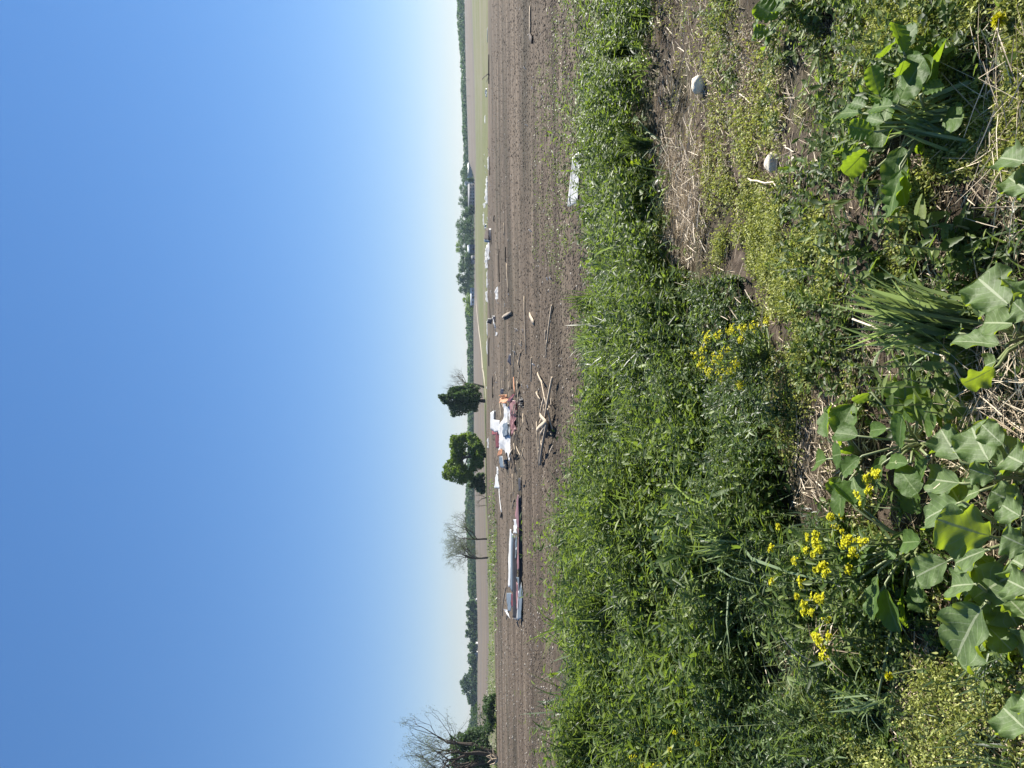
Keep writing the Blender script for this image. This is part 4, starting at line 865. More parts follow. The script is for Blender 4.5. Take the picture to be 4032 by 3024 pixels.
def grass_batch(mb, pts, H, k, W=.009, elo=.75, ehi=1.5, bend=(.15, .8), fold=0.0, hv=.45):
    W = W * 1.5; k = max(4, int(k * .85))
    n = len(pts); b = np.repeat(pts, k, 0) + rng.normal(size=(n * k, 3)) * [.025, .025, 0]
    h = np.repeat(H * hmod(pts) * rng.uniform(1 - hv, 1 + hv, n), k) * rng.uniform(.5, 1.05, n * k)
    t = np.clip(np.repeat(rng.uniform(.0, .7, n), k) + rng.uniform(-.3, .45, n * k), 0, 1)
    d = rdir(n * k, elo, ehi); d = d + np.repeat(rdir(n, 0, .3), k, 0) * .25
    strips(mb, b, d, h, W * rng.uniform(.6, 1.35, n * k), BL, rng.uniform(*bend, n * k), t, roll=rng.uniform(-.9, .9, n * k), fold=fold)
def leafy_batch(mb, sb, pts, H, k, L=.055, W=.022, prof=OV, stem=.0035, lo=.1, hv=.35, elo=-.1, ehi=.9):
    L, W = L * 1.25, W * 1.25
    n = len(pts); h = H * hmod(pts) * rng.uniform(1 - hv, 1 + hv, n); lean = rdir(n, 1.15, 1.55)
    strips(sb, pts, lean, h, stem, [1, .9, .8, .7, .4], rng.uniform(0, .15, n), rng.uniform(.2, .9, n), roll=rng.uniform(-1, 1, n))
    tt = rng.uniform(lo, 1.0, n * k); b = np.repeat(pts, k, 0) + np.repeat(lean, k, 0) * (np.repeat(h, k) * tt)[:, None]
    t = np.clip(np.repeat(rng.uniform(.0, .75, n), k) + rng.uniform(-.3, .45, n * k), 0, 1)
    sc = np.repeat(rng.uniform(.7, 1.25, n), k) * (1.25 - .6 * tt) * rng.uniform(.6, 1.2, n * k)
    strips(mb, b, rdir(n * k, elo, ehi), L * sc, W * sc, prof, rng.uniform(-.1, .5, n * k), t, roll=rng.uniform(-.6, .6, n * k), fold=.35)
def low_batch(mb, pts, k, L=.011, W=.007, spread=.03, H=.03):
    n = len(pts); b = np.repeat(pts, k, 0) + rng.normal(size=(n * k, 3)) * [spread, spread, 0]; b[:, 2] += rng.uniform(0, H, n * k)
    t = np.clip(np.repeat(rng.uniform(.2, .8, n), k) + rng.uniform(-.3, .3, n * k), 0, 1)
    strips(mb, b, rdir(n * k, .0, 1.3), L * rng.uniform(.6, 1.5, n * k), W * rng.uniform(.6, 1.4, n * k), [.4, 1.0, .6, .05], rng.uniform(-.2, .5, n * k), t, roll=rng.uniform(-1, 1, n * k))
def straw_batch(mb, pts, L=(.03, .14), W=.0028, h=.02):
    n = len(pts); b = pts + UP * rng.uniform(.002, h, n)[:, None]
    strips(mb, b, rdir(n, -.12, .22), rng.uniform(*L, n), W * rng.uniform(.6, 1.6, n), [.8, 1, .9, .6], rng.uniform(-.1, .15, n), rng.uniform(0, 1, n), roll=rng.uniform(-1.4, 1.4, n), fold=.5)
def stuff(mb, name, m, label, cat='weeds'):
    return tag(mb.build(name, M[m]), label, cat, kind='stuff')

# weeds of the band behind which the field begins: grass and leafy weeds take turns in patches
lw, ls = MB(), MB()
def patch(poly, n, thr, seed, sc=1.0, jit=40): return clumpy(zone(poly, n, jit), sc, thr, seed)
RB = [(2375, -150), (2540, -150), (2570, 400), (2560, 780), (2420, 760), (2360, 500)]
leafy_batch(lw, ls, patch(RB, 1900, -.2, 51), .40, 15, .06, .02)
leafy_batch(lw, ls, zone([(2385, 350), (2440, 350), (2440, 620), (2385, 620)], 160), .58, 18, .065, .022)
leafy_batch(lw, ls, patch([(2540, -150), (2720, -150), (2700, 720), (2540, 720)], 420, .05, 52), .17, 10, .04, .016)
leafy_batch(lw, ls, patch([(2400, 620), (2640, 620), (2640, 1500), (2400, 1500)], 1100, .12, 53), .28, 12, .06, .024)
leafy_batch(lw, ls, patch([(2340, 1480), (2800, 1480), (2950, 2000), (2360, 2100)], 2300, .10, 54), .36, 13, .065, .026)
leafy_batch(lw, ls, patch([(2310, 2050), (2900, 2000), (3000, 3150), (2310, 3150)], 3300, .12, 55), .44, 13, .075, .026)
leafy_batch(lw, ls, patch([(2640, 1150), (2950, 1100), (3100, 1450), (3100, 2050), (2700, 2050)], 900, .0, 81, 1.5), .22, 11, .045, .018)
leafy_batch(lw, ls, patch([(3000, 2000), (3500, 2100), (3650, 3100), (2950, 3150)], 560, .0, 56), .17, 11, .034, .011)
leafy_batch(lw, ls, patch([(2760, 0), (3400, 0), (3400, 1500), (2780, 1400)], 950, .12, 57, 1.6), .09, 10, .03, .014)
leafy_batch(lw, ls, patch([(2900, -80), (4100, -80), (4100, 900), (3200, 760)], 560, .05, 58, 2.5), .09, 9, .032, .016)
leafy_batch(lw, ls, zone([(3150, 900), (4050, 900), (4050, 2000), (3250, 1600)], 300), .12, 9, .03, .014)
leafy_batch(lw, ls, patch([(3300, 1900), (4050, 1900), (4050, 3050), (3500, 3050)], 420, .06, 59, 2.5), .12, 9, .026, .012)
leafy_batch(lw, ls, patch([(2330, 1950), (2900, 1950), (3000, 3150), (2320, 3150)], 2600, -.08, 91, 1.6), .42, 11, .10, .022, LN)
leafy_batch(lw, ls, patch([(2340, 700), (2640, 700), (2850, 2000), (2350, 2000)], 2000, -.08, 92, 1.6), .30, 10, .085, .020, LN)
leafy_batch(lw, ls, patch([(2850, 2000), (3350, 2100), (3450, 3100), (2850, 3100)], 700, -.05, 93, 1.8), .22, 10, .07, .016, LN)
leafy_batch(lw, ls, patch([(3150, 150), (4000, 150), (4000, 1050), (3250, 900)], 180, .0, 94, 2.2), .15, 9, .05, .018)
stuff(lw, 'leafy_weeds', 'weed', 'dense bright green leafy weeds along the verge'); stuff(ls, 'weed_stems', 'stalk', 'thin green stems of the leafy weeds')
gr = MB()
grass_batch(gr, patch([(2370, 620), (2640, 700), (2620, 1480), (2350, 1480)], 1700, -.15, 61), .36, 9, .010)
grass_batch(gr, patch([(2330, 1300), (2560, 1300), (2700, 2050), (2340, 2050)], 1900, -.1, 62), .40, 9, .011)
grass_batch(gr, patch([(2310, 1950), (2750, 1950), (2900, 3150), (2300, 3150)], 2900, -.1, 63), .50, 9, .012)
grass_batch(gr, patch([(2700, 1950), (3250, 2050), (3500, 3150), (2800, 3150)], 1300, .05, 64), .30, 9, .009)
grass_batch(gr, patch([(2380, -150), (2540, -150), (2540, 640), (2380, 640)], 900, -.05, 65), .34, 7, .009)
grass_batch(gr, patch([(2600, -100), (4080, -100), (4080, 900), (2900, 900)], 520, .05, 66, 2.0), .10, 9, .0045)
grass_batch(gr, patch([(3100, 900), (4080, 900), (4080, 3100), (3400, 3100)], 700, .05, 67, 2.0), .15, 9, .005)
stuff(gr, 'verge_grass', 'grass', 'tall blue green grass along the far edge of the verge', 'grass')
gp2 = MB()
grass_batch(gp2, patch([(2330, 1900), (2950, 1950), (3000, 3150), (2310, 3150)], 1900, .02, 71, 1.4), .50, 9, .011, elo=.4, bend=(.3, 1.0))
grass_batch(gp2, patch([(2350, 700), (2620, 700), (2600, 1950), (2340, 1950)], 1300, .02, 72, 1.4), .36, 8, .010, elo=.5, bend=(.3, 1.0))
grass_batch(gp2, zone([(2900, 2200), (3500, 2200), (3500, 3100), (2900, 3100)], 160), .26, 8, .005, elo=.2, bend=(.4, 1.3))
stuff(gp2, 'pale_grass', 'grass_pale', 'pale bent grass blades among the green grass', 'grass')
# feathery dark weeds
fe, fs = MB(), MB()
leafy_batch(fe, fs, zone([(2640, 1150), (2950, 1100), (3100, 1450), (3100, 2050), (2700, 2050)], 900), .20, 24, .036, .010, LN, .002)
leafy_batch(fe, fs, zone([(2420, 2150), (2850, 2150), (3250, 3050), (2700, 3000)], 1100), .30, 26, .038, .010, LN, .0025)
leafy_batch(fe, fs, zone([(3000, 2000), (3450, 2100), (3500, 3050), (3000, 3000)], 450), .15, 22, .03, .007, LN, .002)
stuff(fe, 'feathery_weeds', 'fern', 'dark feathery leaved weeds in the middle of the verge'); stuff(fs, 'feathery_stems', 'stalk', 'thin stems of the feathery weeds')
# low yellowish cover
mo, md = MB(), MB()
def cover(poly, n, k, L, W, sp, H, seed):
    p = zone(poly, n); nz = fbm(p[:, 0] * 2.2, p[:, 1] * 2.2, seed, 2) + .9 * vnoise(p[:, 0] * 8, p[:, 1] * 8, seed + 1); p = p[nz > -.02]
    dry = vnoise(p[:, 0] * 1.6, p[:, 1] * 1.6, seed + 2) + rng.uniform(-.25, .25, len(p)) > .24
    low_batch(mo, p[~dry], k, L, W, sp, H); low_batch(md, p[dry], k, L * .9, W * .55, sp, H * .7)
cover([(2520, 780), (2620, 780), (2780, 1400), (2650, 1650), (2540, 1550)], 3400, 13, .016, .010, .035, .06, 103)
cover([(2820, 720), (3250, 800), (3320, 1450), (2950, 1420), (2830, 1000)], 5600, 13, .015, .009, .03, .06, 105)
cover([(2860, 120), (3080, 120), (3100, 720), (2900, 800), (2700, 700)], 3000, 13, .016, .010, .035, .05, 106)
cover([(3120, -80), (4080, -80), (4080, 700), (3500, 420), (3250, 320)], 6500, 13, .013, .008, .026, .045, 107)
cover([(3600, 500), (4080, 500), (4080, 1150), (3400, 1200)], 3600, 13, .013, .008, .026, .045, 108)
cover([(3450, 2350), (4080, 2500), (4080, 3100), (3500, 3100)], 5200, 13, .013, .008, .026, .05, 109)
cover([(3000, 1350), (3500, 1500), (3600, 2100), (3050, 2050)], 1700, 12, .012, .008, .03, .04, 110)
cover([(2480, -80), (2900, -80), (2900, 700), (2480, 700)], 1500, 12, .016, .010, .04, .05, 111)
cover([(3050, 2050), (3500, 2100), (3600, 3080), (3000, 3080)], 3000, 13, .014, .009, .035, .07, 112)
stuff(md, 'dry_ground_cover', 'straw', 'dry tan creeping weeds among the yellowish ones', 'ground cover')
stuff(mo, 'low_ground_cover', 'moss', 'yellowish low creeping weeds covering the earth', 'ground cover')
# weeds on the edge of the field
fw = MB()
def fieldpts(n, poly):
    p = np.array(poly, float); ix = rng.uniform(p[0, 0], p[1, 0], n); iy = rng.uniform(p[0, 1], p[1, 1], n)
    return gp(ix, iy)
fp = fieldpts(2600, [(2100, -100), (2330, 3150)]); fp = clumpy(fp, .12, .02, 21)
low_batch(fw, fp, 8, .05, .03, .12, .06)
fp = fieldpts(700, [(1920, 1900), (1962, 3150)]); fp = clumpy(fp, .05, -.1, 23)
low_batch(fw, fp, 8, .35, .12, .6, .3)
stuff(fw, 'field_weeds', 'fern', 'small dark green seedlings in patches on the ploughed soil')
# straw and dry litter
st = MB()
straw_batch(st, zone([(2480, -80), (2850, -80), (2850, 720), (2520, 720)], 1500, 28, True), (.05, .2), .004)
straw_batch(st, zone([(2600, 560), (2790, 560), (2780, 1020), (2620, 1020)], 1700, 28, True), (.05, .22), .004, .06)
straw_batch(st, zone([(2820, 0), (4080, -50), (4080, 1150), (2900, 800)], 2300, 28, True), (.03, .13), .003)
straw_batch(st, zone([(3000, 1000), (4050, 1000), (4050, 2000), (3100, 1600)], 1400, 28, True), (.03, .13), .003)
straw_batch(st, zone([(3120, 1580), (3420, 1580), (3450, 2000), (3150, 2000)], 700, 28, True), (.04, .14), .0035)
straw_batch(st, zone([(3300, 2000), (4080, 2000), (4080, 3100), (3400, 3100)], 1700, 28, True), (.03, .13), .003)
straw_batch(st, zone([(2550, 1000), (3000, 1000), (3100, 3000), (2700, 3000)], 900, 28, True), (.05, .2), .004, .1)
for bx, by_, rx, ry, kp in BARE:
    k = int(rx * ry * .006); straw_batch(st, zone([(bx - rx, by_ - ry), (bx + rx, by_ - ry), (bx + rx, by_ + ry), (bx - rx, by_ + ry)], k, 10, True), (.03, .16), .003)
stuff(st, 'dry_straw', 'straw', 'pale dry straw and dead stems lying on the earth', 'straw')

# ------------------------------------------------------------------ single plants in the foreground
def broad_leaf(mb, base, tip, width, nrm, lobes=5, lob=.065, ruffle=.13, sag=.10, peti=.12, shape=.62, nu=19, nv=41, ph=0.0, cup=.15):
    base, tip = np.asarray(base, float), np.asarray(tip, float); ax = tip - base; L = np.linalg.norm(ax); d = ax / L
    nrm = np.asarray(nrm, float); nrm = norm(nrm - d * (nrm @ d)); sd_ = np.cross(d, nrm)
    v = np.linspace(0, 1, nv)[:, None]; u = np.linspace(-1, 1, nu)[None]
    t = np.clip((v - peti) / (1 - peti), 0, 1)
    f = np.where(t < shape, np.sin(t / shape * math.pi / 2) ** .55, np.clip(1 - np.abs((t - shape) / (1 - shape)) ** 2.6, 0, 1) ** .45)
    sc = lob * 2.4 * (1 - np.abs(np.sin(t * lobes * 1.55 + ph + (u > 0) * .8))) ** 2 + lob * .55 * (1 - np.abs(np.sin(t * lobes * 4.3 + ph * 2 + (u > 0) * 2.1))) ** 2
    f = f * (1 - sc * np.abs(u) ** 3) + .035 * (1 - t)
    hw = width / 2 * np.maximum(f, .012)
    z = -sag * L * v ** 2 * 1.0 + cup * width * u ** 2 * f + ruffle * width * np.abs(u) ** 2.5 * np.sin(v * lobes * 3.2 + ph + 2 * (u > 0)) * f + .02 * width * fbm(v * 7 + ph, u * 4, 3, 3)
    p = base + d * (L * v)[..., None] + sd_ * (u * hw)[..., None] + nrm * z[..., None]
    idx = np.arange(nu * nv).reshape(nv, nu)
    mb.add(p.reshape(-1, 3), np.stack([idx[:-1, :-1], idx[:-1, 1:], idx[1:, 1:], idx[1:, :-1]], -1).reshape(-1, 4), lu=np.broadcast_to(u, p.shape[:2]), lv=np.broadcast_to(v, p.shape[:2]), tint=.5)
def leaf_plant(name, label, cat, base_px, leaves, m, petiole=True, group=None, extra=0, reach=.3, **k):
    g = gp(*base_px); root = empty(name, g, label, cat, group)
    for i, lf in enumerate(leaves):
        (bx, by_), (tx, ty), w, hb, ht, mode = lf
        b = N(np.float64(bx), np.float64(by_), hb); t = N(np.float64(tx), np.float64(ty), ht)
        if mode == 'up': t = P(tx, ty, b[1] + .05); n = np.array([-.5 + .2 * math.sin(i * 2.1), -.85, -.08])
        elif mode == 'side': n = np.array([.8, -.5, .6])
        else: n = np.array([.32 + .15 * math.sin(i * 1.7), -.38, .86])
        wm = w * np.linalg.norm((b + t) / 2 - CAM) / F_PX * .97
        mb = MB(); broad_leaf(mb, b, t, wm, n, ph=i * 1.9, **k)
        mb.build('leaf', M[m], root, smooth=True)
        if petiole:
            tb = MB(); mid = (g + b) / 2 + np.array([0, 0, .02]); tube(tb, [g + rng.normal(size=3) * .006, mid, b, b + (t - b) * .12], [.006, .005, .0045, .003], ns=6, tint=.6); tb.build('stalk', M['stalk'], root, smooth=True)
    for i in range(extra):
        a = rng.uniform(0, 6.28); d = np.array([math.cos(a), math.sin(a), 0]); b = g + d * rng.uniform(.05, reach * .5) + UP * rng.uniform(.05, .2); L = rng.uniform(.10, .18)
        t = b + d * L * .9 + UP * L * rng.uniform(-.1, .5); mb = MB()
        kk = dict(k); kk['lobes'] = rng.uniform(3.5, 6.5); kk['lob'] = rng.uniform(.03, .1); kk['sag'] = rng.uniform(.08, .3); kk['cup'] = rng.uniform(-.05, .25)
        broad_leaf(mb, b, t, L * rng.uniform(.55, .85), np.array([.3, -.2, 1]) + rng.normal(size=3) * .35, ph=i * 2.7, **kk); mb.build('leaf', M[m], root, smooth=True)
        tb = MB(); tube(tb, [g, (g + b) / 2 + UP * .02, b, b + (t - b) * .1], [.006, .005, .0045, .003], ns=6, tint=.6); tb.build('stalk', M['stalk'], root, smooth=True)
    return root
leaf_plant('kale_plant', 'large leafed kale plant with one glowing yellow green upright leaf', 'kale', (4080, 2120),
           [((3925, 2118), (3688, 2055), 215, .22, .3, 'up'), ((3790, 1975), (3615, 2035), 130, .22, .22, 'flat'), ((3900, 2160), (3730, 2215), 110, .2, .18, 'flat'), ((4030, 2040), (3935, 1985), 110, .3, .3, 'flat'),
            ((4060, 2160), (3940, 2110), 120, .3, .3, 'up'), ((4040, 2235), (3980, 2200), 140, .26, .26, 'flat'), ((3960, 2240), (3860, 2290), 160, .14, .12, 'flat'), ((4040, 2000), (3900, 1935), 120, .2, .2, 'up')], 'kale', extra=9, reach=.3)
leaf_plant('kale_plant', 'kale plant with a big flat grey green lobed leaf nearest the lower left', 'kale', (4020, 2400),
           [((3882, 2368), (3735, 2592), 205, .20, .2, 'flat'), ((3850, 2300), (3720, 2300), 120, .22, .2, 'flat'), ((4060, 2330), (3955, 2280), 120, .3, .3, 'flat'), ((4050, 2440), (3980, 2360), 110, .26, .26, 'up'), ((3990, 2480), (3900, 2640), 110, .08, .06, 'flat'), ((4060, 2480), (4000, 2600), 120, .15, .1, 'flat')], 'kale', lob=.11, lobes=6, extra=4, reach=.2)
leaf_plant('kale_plant', 'kale plant with a broad grey green leaf and a pale crumpled leaf beside the straw', 'kale', (4060, 1330),
           [((3990, 1215), (3835, 1085), 175, .3, .3, 'flat'), ((3960, 1362), (3742, 1325), 85, .26, .3, 'side'), ((4010, 1275), (3850, 1262), 120, .24, .22, 'flat'), ((3930, 1440), (3795, 1520), 110, .18, .12, 'up'), ((4030, 1180), (3960, 1090), 90, .34, .36, 'up'), ((4060, 1250), (3980, 1190), 110, .36, .36, 'up'), ((3930, 1420), (3870, 1440), 80, .15, .15, 'flat')], 'kale', extra=3, reach=.16)
leaf_plant('kale_plant', 'kale plant left of the straw heap with leaf pointing up toward the round leaves', 'kale', (4080, 1880),
           [((3905, 1835), (3810, 1672), 165, .24, .22, 'flat'), ((3930, 1880), (3812, 1850), 90, .26, .28, 'up'), ((3960, 1760), (3860, 1670), 90, .24, .26, 'flat'), ((3800, 1905), (3625, 1880), 110, .16, .14, 'flat'), ((4040, 1830), (3960, 1790), 130, .28, .28, 'flat'), ((3870, 1930), (3760, 1960), 110, .16, .14, 'flat')], 'kale', extra=6, reach=.22)
leaf_plant('kale_plant', 'single dark kale leaf cluster at the right part of the lower edge', 'kale', (4100, 720),
           [((4060, 760), (3960, 690), 105, .2, .2, 'flat'), ((4050, 640), (3925, 610), 110, .22, .22, 'flat'), ((4090, 700), (4000, 760), 90, .2, .2, 'flat')], 'kale', extra=0, reach=.1)
leaf_plant('kale_plant', 'grey veined kale leaf alone at the far lower left', 'kale', (4110, 2860),
           [((4060, 2890), (3935, 2780), 150, .18, .18, 'flat'), ((4090, 2800), (4010, 2740), 100, .2, .2, 'flat')], 'kale', extra=2, reach=.15)
def zz(l, ox, oy, k=.6028): return [((ox + a * k, oy + b * k), (ox + c * k, oy + d * k), w * k, hb, ht, m) for a, b, c, d, w, hb, ht, m in l]
leaf_plant('dock_plant', 'clump of broad toothed leaves mixed with grass right of centre', 'broadleaf weed', (3700, 480),
           zz([(720, 640, 660, 430, 100, .22, .26, 'side'), (800, 690, 680, 600, 120, .2, .25, 'up'), (700, 860, 510, 830, 130, .22, .25, 'up'), (760, 800, 620, 760, 90, .2, .22, 'flat'), (650, 960, 490, 1140, 150, .18, .15, 'up'),
               (520, 960, 420, 1020, 90, .12, .1, 'up'), (640, 1150, 560, 1330, 110, .1, .08, 'flat'), (980, 620, 1130, 540, 110, .2, .15, 'flat'), (620, 740, 420, 720, 110, .2, .2, 'flat'), (820, 690, 640, 690, 100, .24, .24, 'flat'),
               (900, 960, 1040, 970, 70, .12, .1, 'up'), (640, 700, 520, 660, 80, .2, .22, 'flat')], 3032, 0), 'dock', lob=.03, lobes=11, ruffle=.06, extra=14, reach=0.34)
leaf_plant('dock_plant', 'tall broad dark leaf standing above the grass on the right', 'broadleaf weed', (3620, 270),
           zz([(880, 370, 830, 130, 120, .2, .25, 'up'), (880, 380, 850, 500, 110, .22, .2, 'up'), (940, 420, 980, 300, 170, .1, .08, 'flat'), (960, 480, 1020, 400, 90, .1, .1, 'flat')], 3032, 0), 'dock', lob=.03, lobes=11, ruffle=.06, extra=7, reach=0.25)
leaf_plant('dock_plant', 'broad leaved plant in the upper right corner of the near verge', 'broadleaf weed', (3140, 30),
           zz([(1560, 130, 1400, 20, 130, .18, .2, 'up'), (1500, 200, 1380, 210, 80, .14, .12, 'up'), (1600, 60, 1480, 20, 90, .2, .2, 'flat')], 2132, 0), 'dock', lob=.03, lobes=11, extra=6, reach=0.25)
leaf_plant('round_leaf_weed', 'weed with smooth oval leaves above the straw, left of the nettles', 'broadleaf weed', (3640, 1740),
           zz([(850, 1290, 835, 1060, 135, .2, .26, 'flat'), (920, 1370, 750, 1350, 110, .16, .16, 'flat'), (1040, 1330, 950, 1460, 100, .16, .14, 'flat'), (780, 1140, 630, 1150, 100, .14, .14, 'flat'), (660, 900, 545, 970, 85, .16, .12, 'up'),
               (960, 1100, 860, 1030, 80, .2, .2, 'up'), (1100, 1230, 1060, 1310, 60, .1, .1, 'up'), (1170, 1280, 1110, 1300, 70, .1, .1, 'flat')], 3032, 1000), 'dock', lob=.03, lobes=8, ruffle=.03, extra=9, reach=0.25)
leaf_plant('round_leaf_weed', 'small oval leaved weed left of the bare patch, beside the yellow flowers', 'broadleaf weed', (3400, 1800),
           zz([(540, 1240, 470, 1310, 90, .12, .1, 'up'), (550, 1380, 480, 1370, 80, .12, .12, 'flat'), (610, 1440, 540, 1380, 70, .12, .12, 'up'), (500, 1620, 460, 1480, 90, .12, .12, 'flat'), (500, 1110, 440, 1150, 50, .1, .08, 'up'), (440, 1040, 380, 1000, 60, .1, .1, 'up'), (600, 1480, 540, 1530, 80, .1, .1, 'flat')], 3032, 1000), 'dock', lob=.03, lobes=8, ruffle=.03, extra=7, reach=0.2)
leaf_plant('round_leaf_weed', 'broad leaved weed among the yellow flowers above the kale', 'broadleaf weed', (3620, 2150),
           zz([(1000, 180, 840, 180, 150, .16, .16, 'flat'), (830, 300, 760, 230, 70, .18, .18, 'flat'), (1000, 300, 900, 320, 90, .16, .14, 'up'), (1090, 400, 950, 430, 120, .12, .12, 'flat'), (580, 560, 440, 660, 120, .12, .1, 'flat'), (640, 640, 560, 720, 80, .12, .1, 'flat'),
               (350, 700, 300, 790, 70, .14, .12, 'up'), (350, 1060, 290, 920, 80, .14, .14, 'up'), (280, 1100, 140, 1050, 100, .1, .1, 'flat'), (480, 1200, 380, 1180, 80, .08, .08, 'up'), (700, 1220, 610, 1190, 70, .08, .08, 'flat'), (560, 1280, 480, 1300, 80, .08, .08, 'up'), (690, 1260, 600, 1320, 70, .06, .05, 'flat'), (780, 1390, 710, 1490, 80, .05, .05, 'flat')], 3032, 2024), 'dock', lob=.06, lobes=7, ruffle=.05, extra=14, reach=0.35)
leaf_plant('round_leaf_weed', 'large round backlit leaf on a stalk in the left grass', 'broadleaf weed', (2450, 2440), [((2300, 2460), (2255, 2440), 70, .45, .5, 'up'), ((2320, 2470), (2300, 2480), 40, .4, .4, 'flat')], 'dock', lob=.02)
leaf_plant('sorrel_plant', 'low weed with long pale leaves beside the round stones', 'broadleaf weed', (3180, 680),
           zz([(190, 1110, 70, 1100, 40, .1, .1, 'flat'), (230, 1060, 170, 1030, 30, .1, .1, 'up'), (150, 1090, 50, 1110, 30, .08, .08, 'up'), (260, 1100, 330, 1050, 35, .06, .05, 'flat'), (240, 1150, 280, 1220, 40, .06, .05, 'flat'), (210, 1130, 150, 1180, 35, .06, .05, 'flat')], 3032, 0), 'dock', lob=.0, petiole=False)
leaf_plant('pale_leaf_weed', 'weed with crumpled silvery leaves between the grass fan and the straw', 'broadleaf weed', (2610, 560),
           zz([(660, 820, 600, 850, 60, .1, .1, 'flat'), (740, 1000, 690, 1080, 70, .08, .05, 'flat'), (650, 1040, 590, 1080, 70, .15, .12, 'up'), (640, 790, 570, 760, 50, .18, .18, 'flat'), (700, 870, 650, 830, 60, .06, .06, 'flat')], 2132, 0), 'kale', lob=.15)
# nettles
SER = [.1, .45, .62, .72, .9, .82, .95, .78, .84, .62, .66, .42, .4, .03]
def nettle(base_px, tip_px, label, pairs=7, L=.075):
    g = gp(*base_px); t = P(tip_px[0], tip_px[1], g[1] + rng.uniform(-.08, .12)); root = empty('nettle', g, label, 'nettle', 'nettles of the verge')
    mid = (g + t) / 2 + rng.normal(size=3) * .02; ts = np.linspace(0, 1, 9)[:, None]; pts = g * (1 - ts) ** 2 + 2 * mid * ts * (1 - ts) + t * ts ** 2
    tb = MB(); tube(tb, pts, np.linspace(.0045, .0022, 9), ns=6, tint=.7); tb.build('stem', M['stalk'], root, smooth=True)
    lb = MB(); bs, ds, Ls = [], [], []
    for k in range(pairs):
        q = .25 + .72 * k / max(pairs - 1, 1); b = pts[int(q * 8)] ; a = k * math.pi / 2 + rng.uniform(-.4, .4)
        for s in (0, math.pi):
            bs.append(b); ds.append([math.cos(a + s), math.sin(a + s), rng.uniform(-.2, .4)]); Ls.append(L * (1.2 - .7 * q) * rng.uniform(.8, 1.2))
    Ls = np.array(Ls); strips(lb, np.array(bs), np.array(ds), Ls, Ls * .55, SER, rng.uniform(.2, .7, len(Ls)), rng.uniform(.3, .9, len(Ls)), roll=rng.uniform(-.4, .4, len(Ls)), fold=.4)
    lb.build('foliage', M['weed'], root)
for b, t, lab in [((3860, 1460), (3375, 1448), 'tallest nettle with pale bristly stem tip, left of the tall grass clump'), ((3830, 1395), (3480, 1370), 'nettle close against the tall grass clump'), ((3850, 1540), (3420, 1530), 'nettle in the middle of the group, left of the tallest'),
                  ((3830, 1600), (3470, 1600), 'leftmost nettle of the group below the flowers'), ((3880, 1500), (3560, 1490), 'short nettle in front of the tallest nettle'), ((3760, 1570), (3500, 1560), 'small nettle behind the leftmost nettle'), ((3860, 1640), (3640, 1620), 'low nettle beside the pale straw'),
                  ((3700, 880), (3400, 850), 'nettle by itself left of the broad toothed leaves'), ((3850, 1000), (3520, 960), 'nettle between the broad toothed leaves and tall grass'), ((3880, 930), (3640, 900), 'low nettle near the lower edge right of the tall grass'), ((3500, 1080), (3260, 1040), 'nettle behind the tall grass clump'), ((3420, 1010), (3200, 960), 'small nettle at the edge of the creeping weeds')]:
    nettle(b, t, lab)
# grass clumps
def grass_clump(label, base_px, tips, n, W, m='grass_pale', Hs=(.6, 1.0), spread=.05, bend=(.05, .35)):
    g = gp(*base_px); o_px = np.array(tips, float)
    tp = np.array([P(a, b, g[1] + rng.uniform(-.08, .12)) for a, b in o_px]); mb = MB()
    w = rng.dirichlet(np.ones(len(tp)), n); tt = (w[..., None] * tp[None]).sum(1) + rng.normal(size=(n, 3)) * .03
    b = g + rng.normal(size=(n, 3)) * [spread, spread, 0]; d = tt - b; L = np.linalg.norm(d, axis=1) * rng.uniform(*Hs, n)
    strips(mb, b, d, L, W * rng.uniform(.5, 1.3, n), [.5, .8, 1.0, 1.0, .85, .6, .03], rng.uniform(*bend, n), rng.uniform(0, 1, n), roll=rng.uniform(-1.2, 1.2, n), fold=.25)
    return tag(mb.build('grass_clump', M[m], origin=g), label, 'grass clump', 'single grass clumps')
grass_clump('large clump of broad light green grass blades standing upright in the centre foreground', (3900, 1310), [(3230, 1000), (3220, 1200), (3240, 1350), (3330, 1490), (3400, 1100), (3300, 1250)], 170, .015, Hs=(.65, 1.08))
grass_clump('thick tuft of short grass growing out of the broad toothed leaves', (3810, 470), [(3400, 380), (3390, 470), (3420, 540), (3500, 430)], 60, .011)
grass_clump('light upright tuft of pale grass left of the feathery weeds', (3010, 2130), [(2600, 2030), (2590, 2120), (2660, 2230), (2700, 2140)], 80, .014)
grass_clump('dark fan shaped tuft of grass on the right of the verge edge', (2570, 570), [(2380, 480), (2370, 560), (2390, 640), (2420, 560)], 90, .011, 'grass', spread=.03)
grass_clump('tall tuft of grass at the field edge, right of the timber stack', (2390, 1190), [(2160, 1140), (2170, 1200), (2200, 1250)], 80, .014, 'grass')
grass_clump('second tuft of grass at the field edge, left of the first', (2400, 1340), [(2210, 1310), (2215, 1350), (2240, 1380)], 70, .013, 'grass_pale')
grass_clump('clump of long arching grass in the lower left', (3480, 2760), [(3080, 2700), (3120, 2800), (3200, 2860), (3250, 2640)], 55, .009, 'grass_pale', bend=(.2, .9))
grass_clump('drooping clump of dry pale stems on the left of the verge', (3300, 2620), [(2850, 2550), (2860, 2650), (2880, 2750), (3000, 2500)], 130, .008, 'stalk', Hs=(.7, 1.2), spread=.08, bend=(.5, 1.3))
grass_clump('sheaf of bent dry stems below the drooping pale clump', (3350, 2560), [(2950, 2560), (2990, 2620), (3020, 2480)], 80, .007, 'straw', Hs=(.7, 1.2), spread=.08, bend=(.4, 1.2))
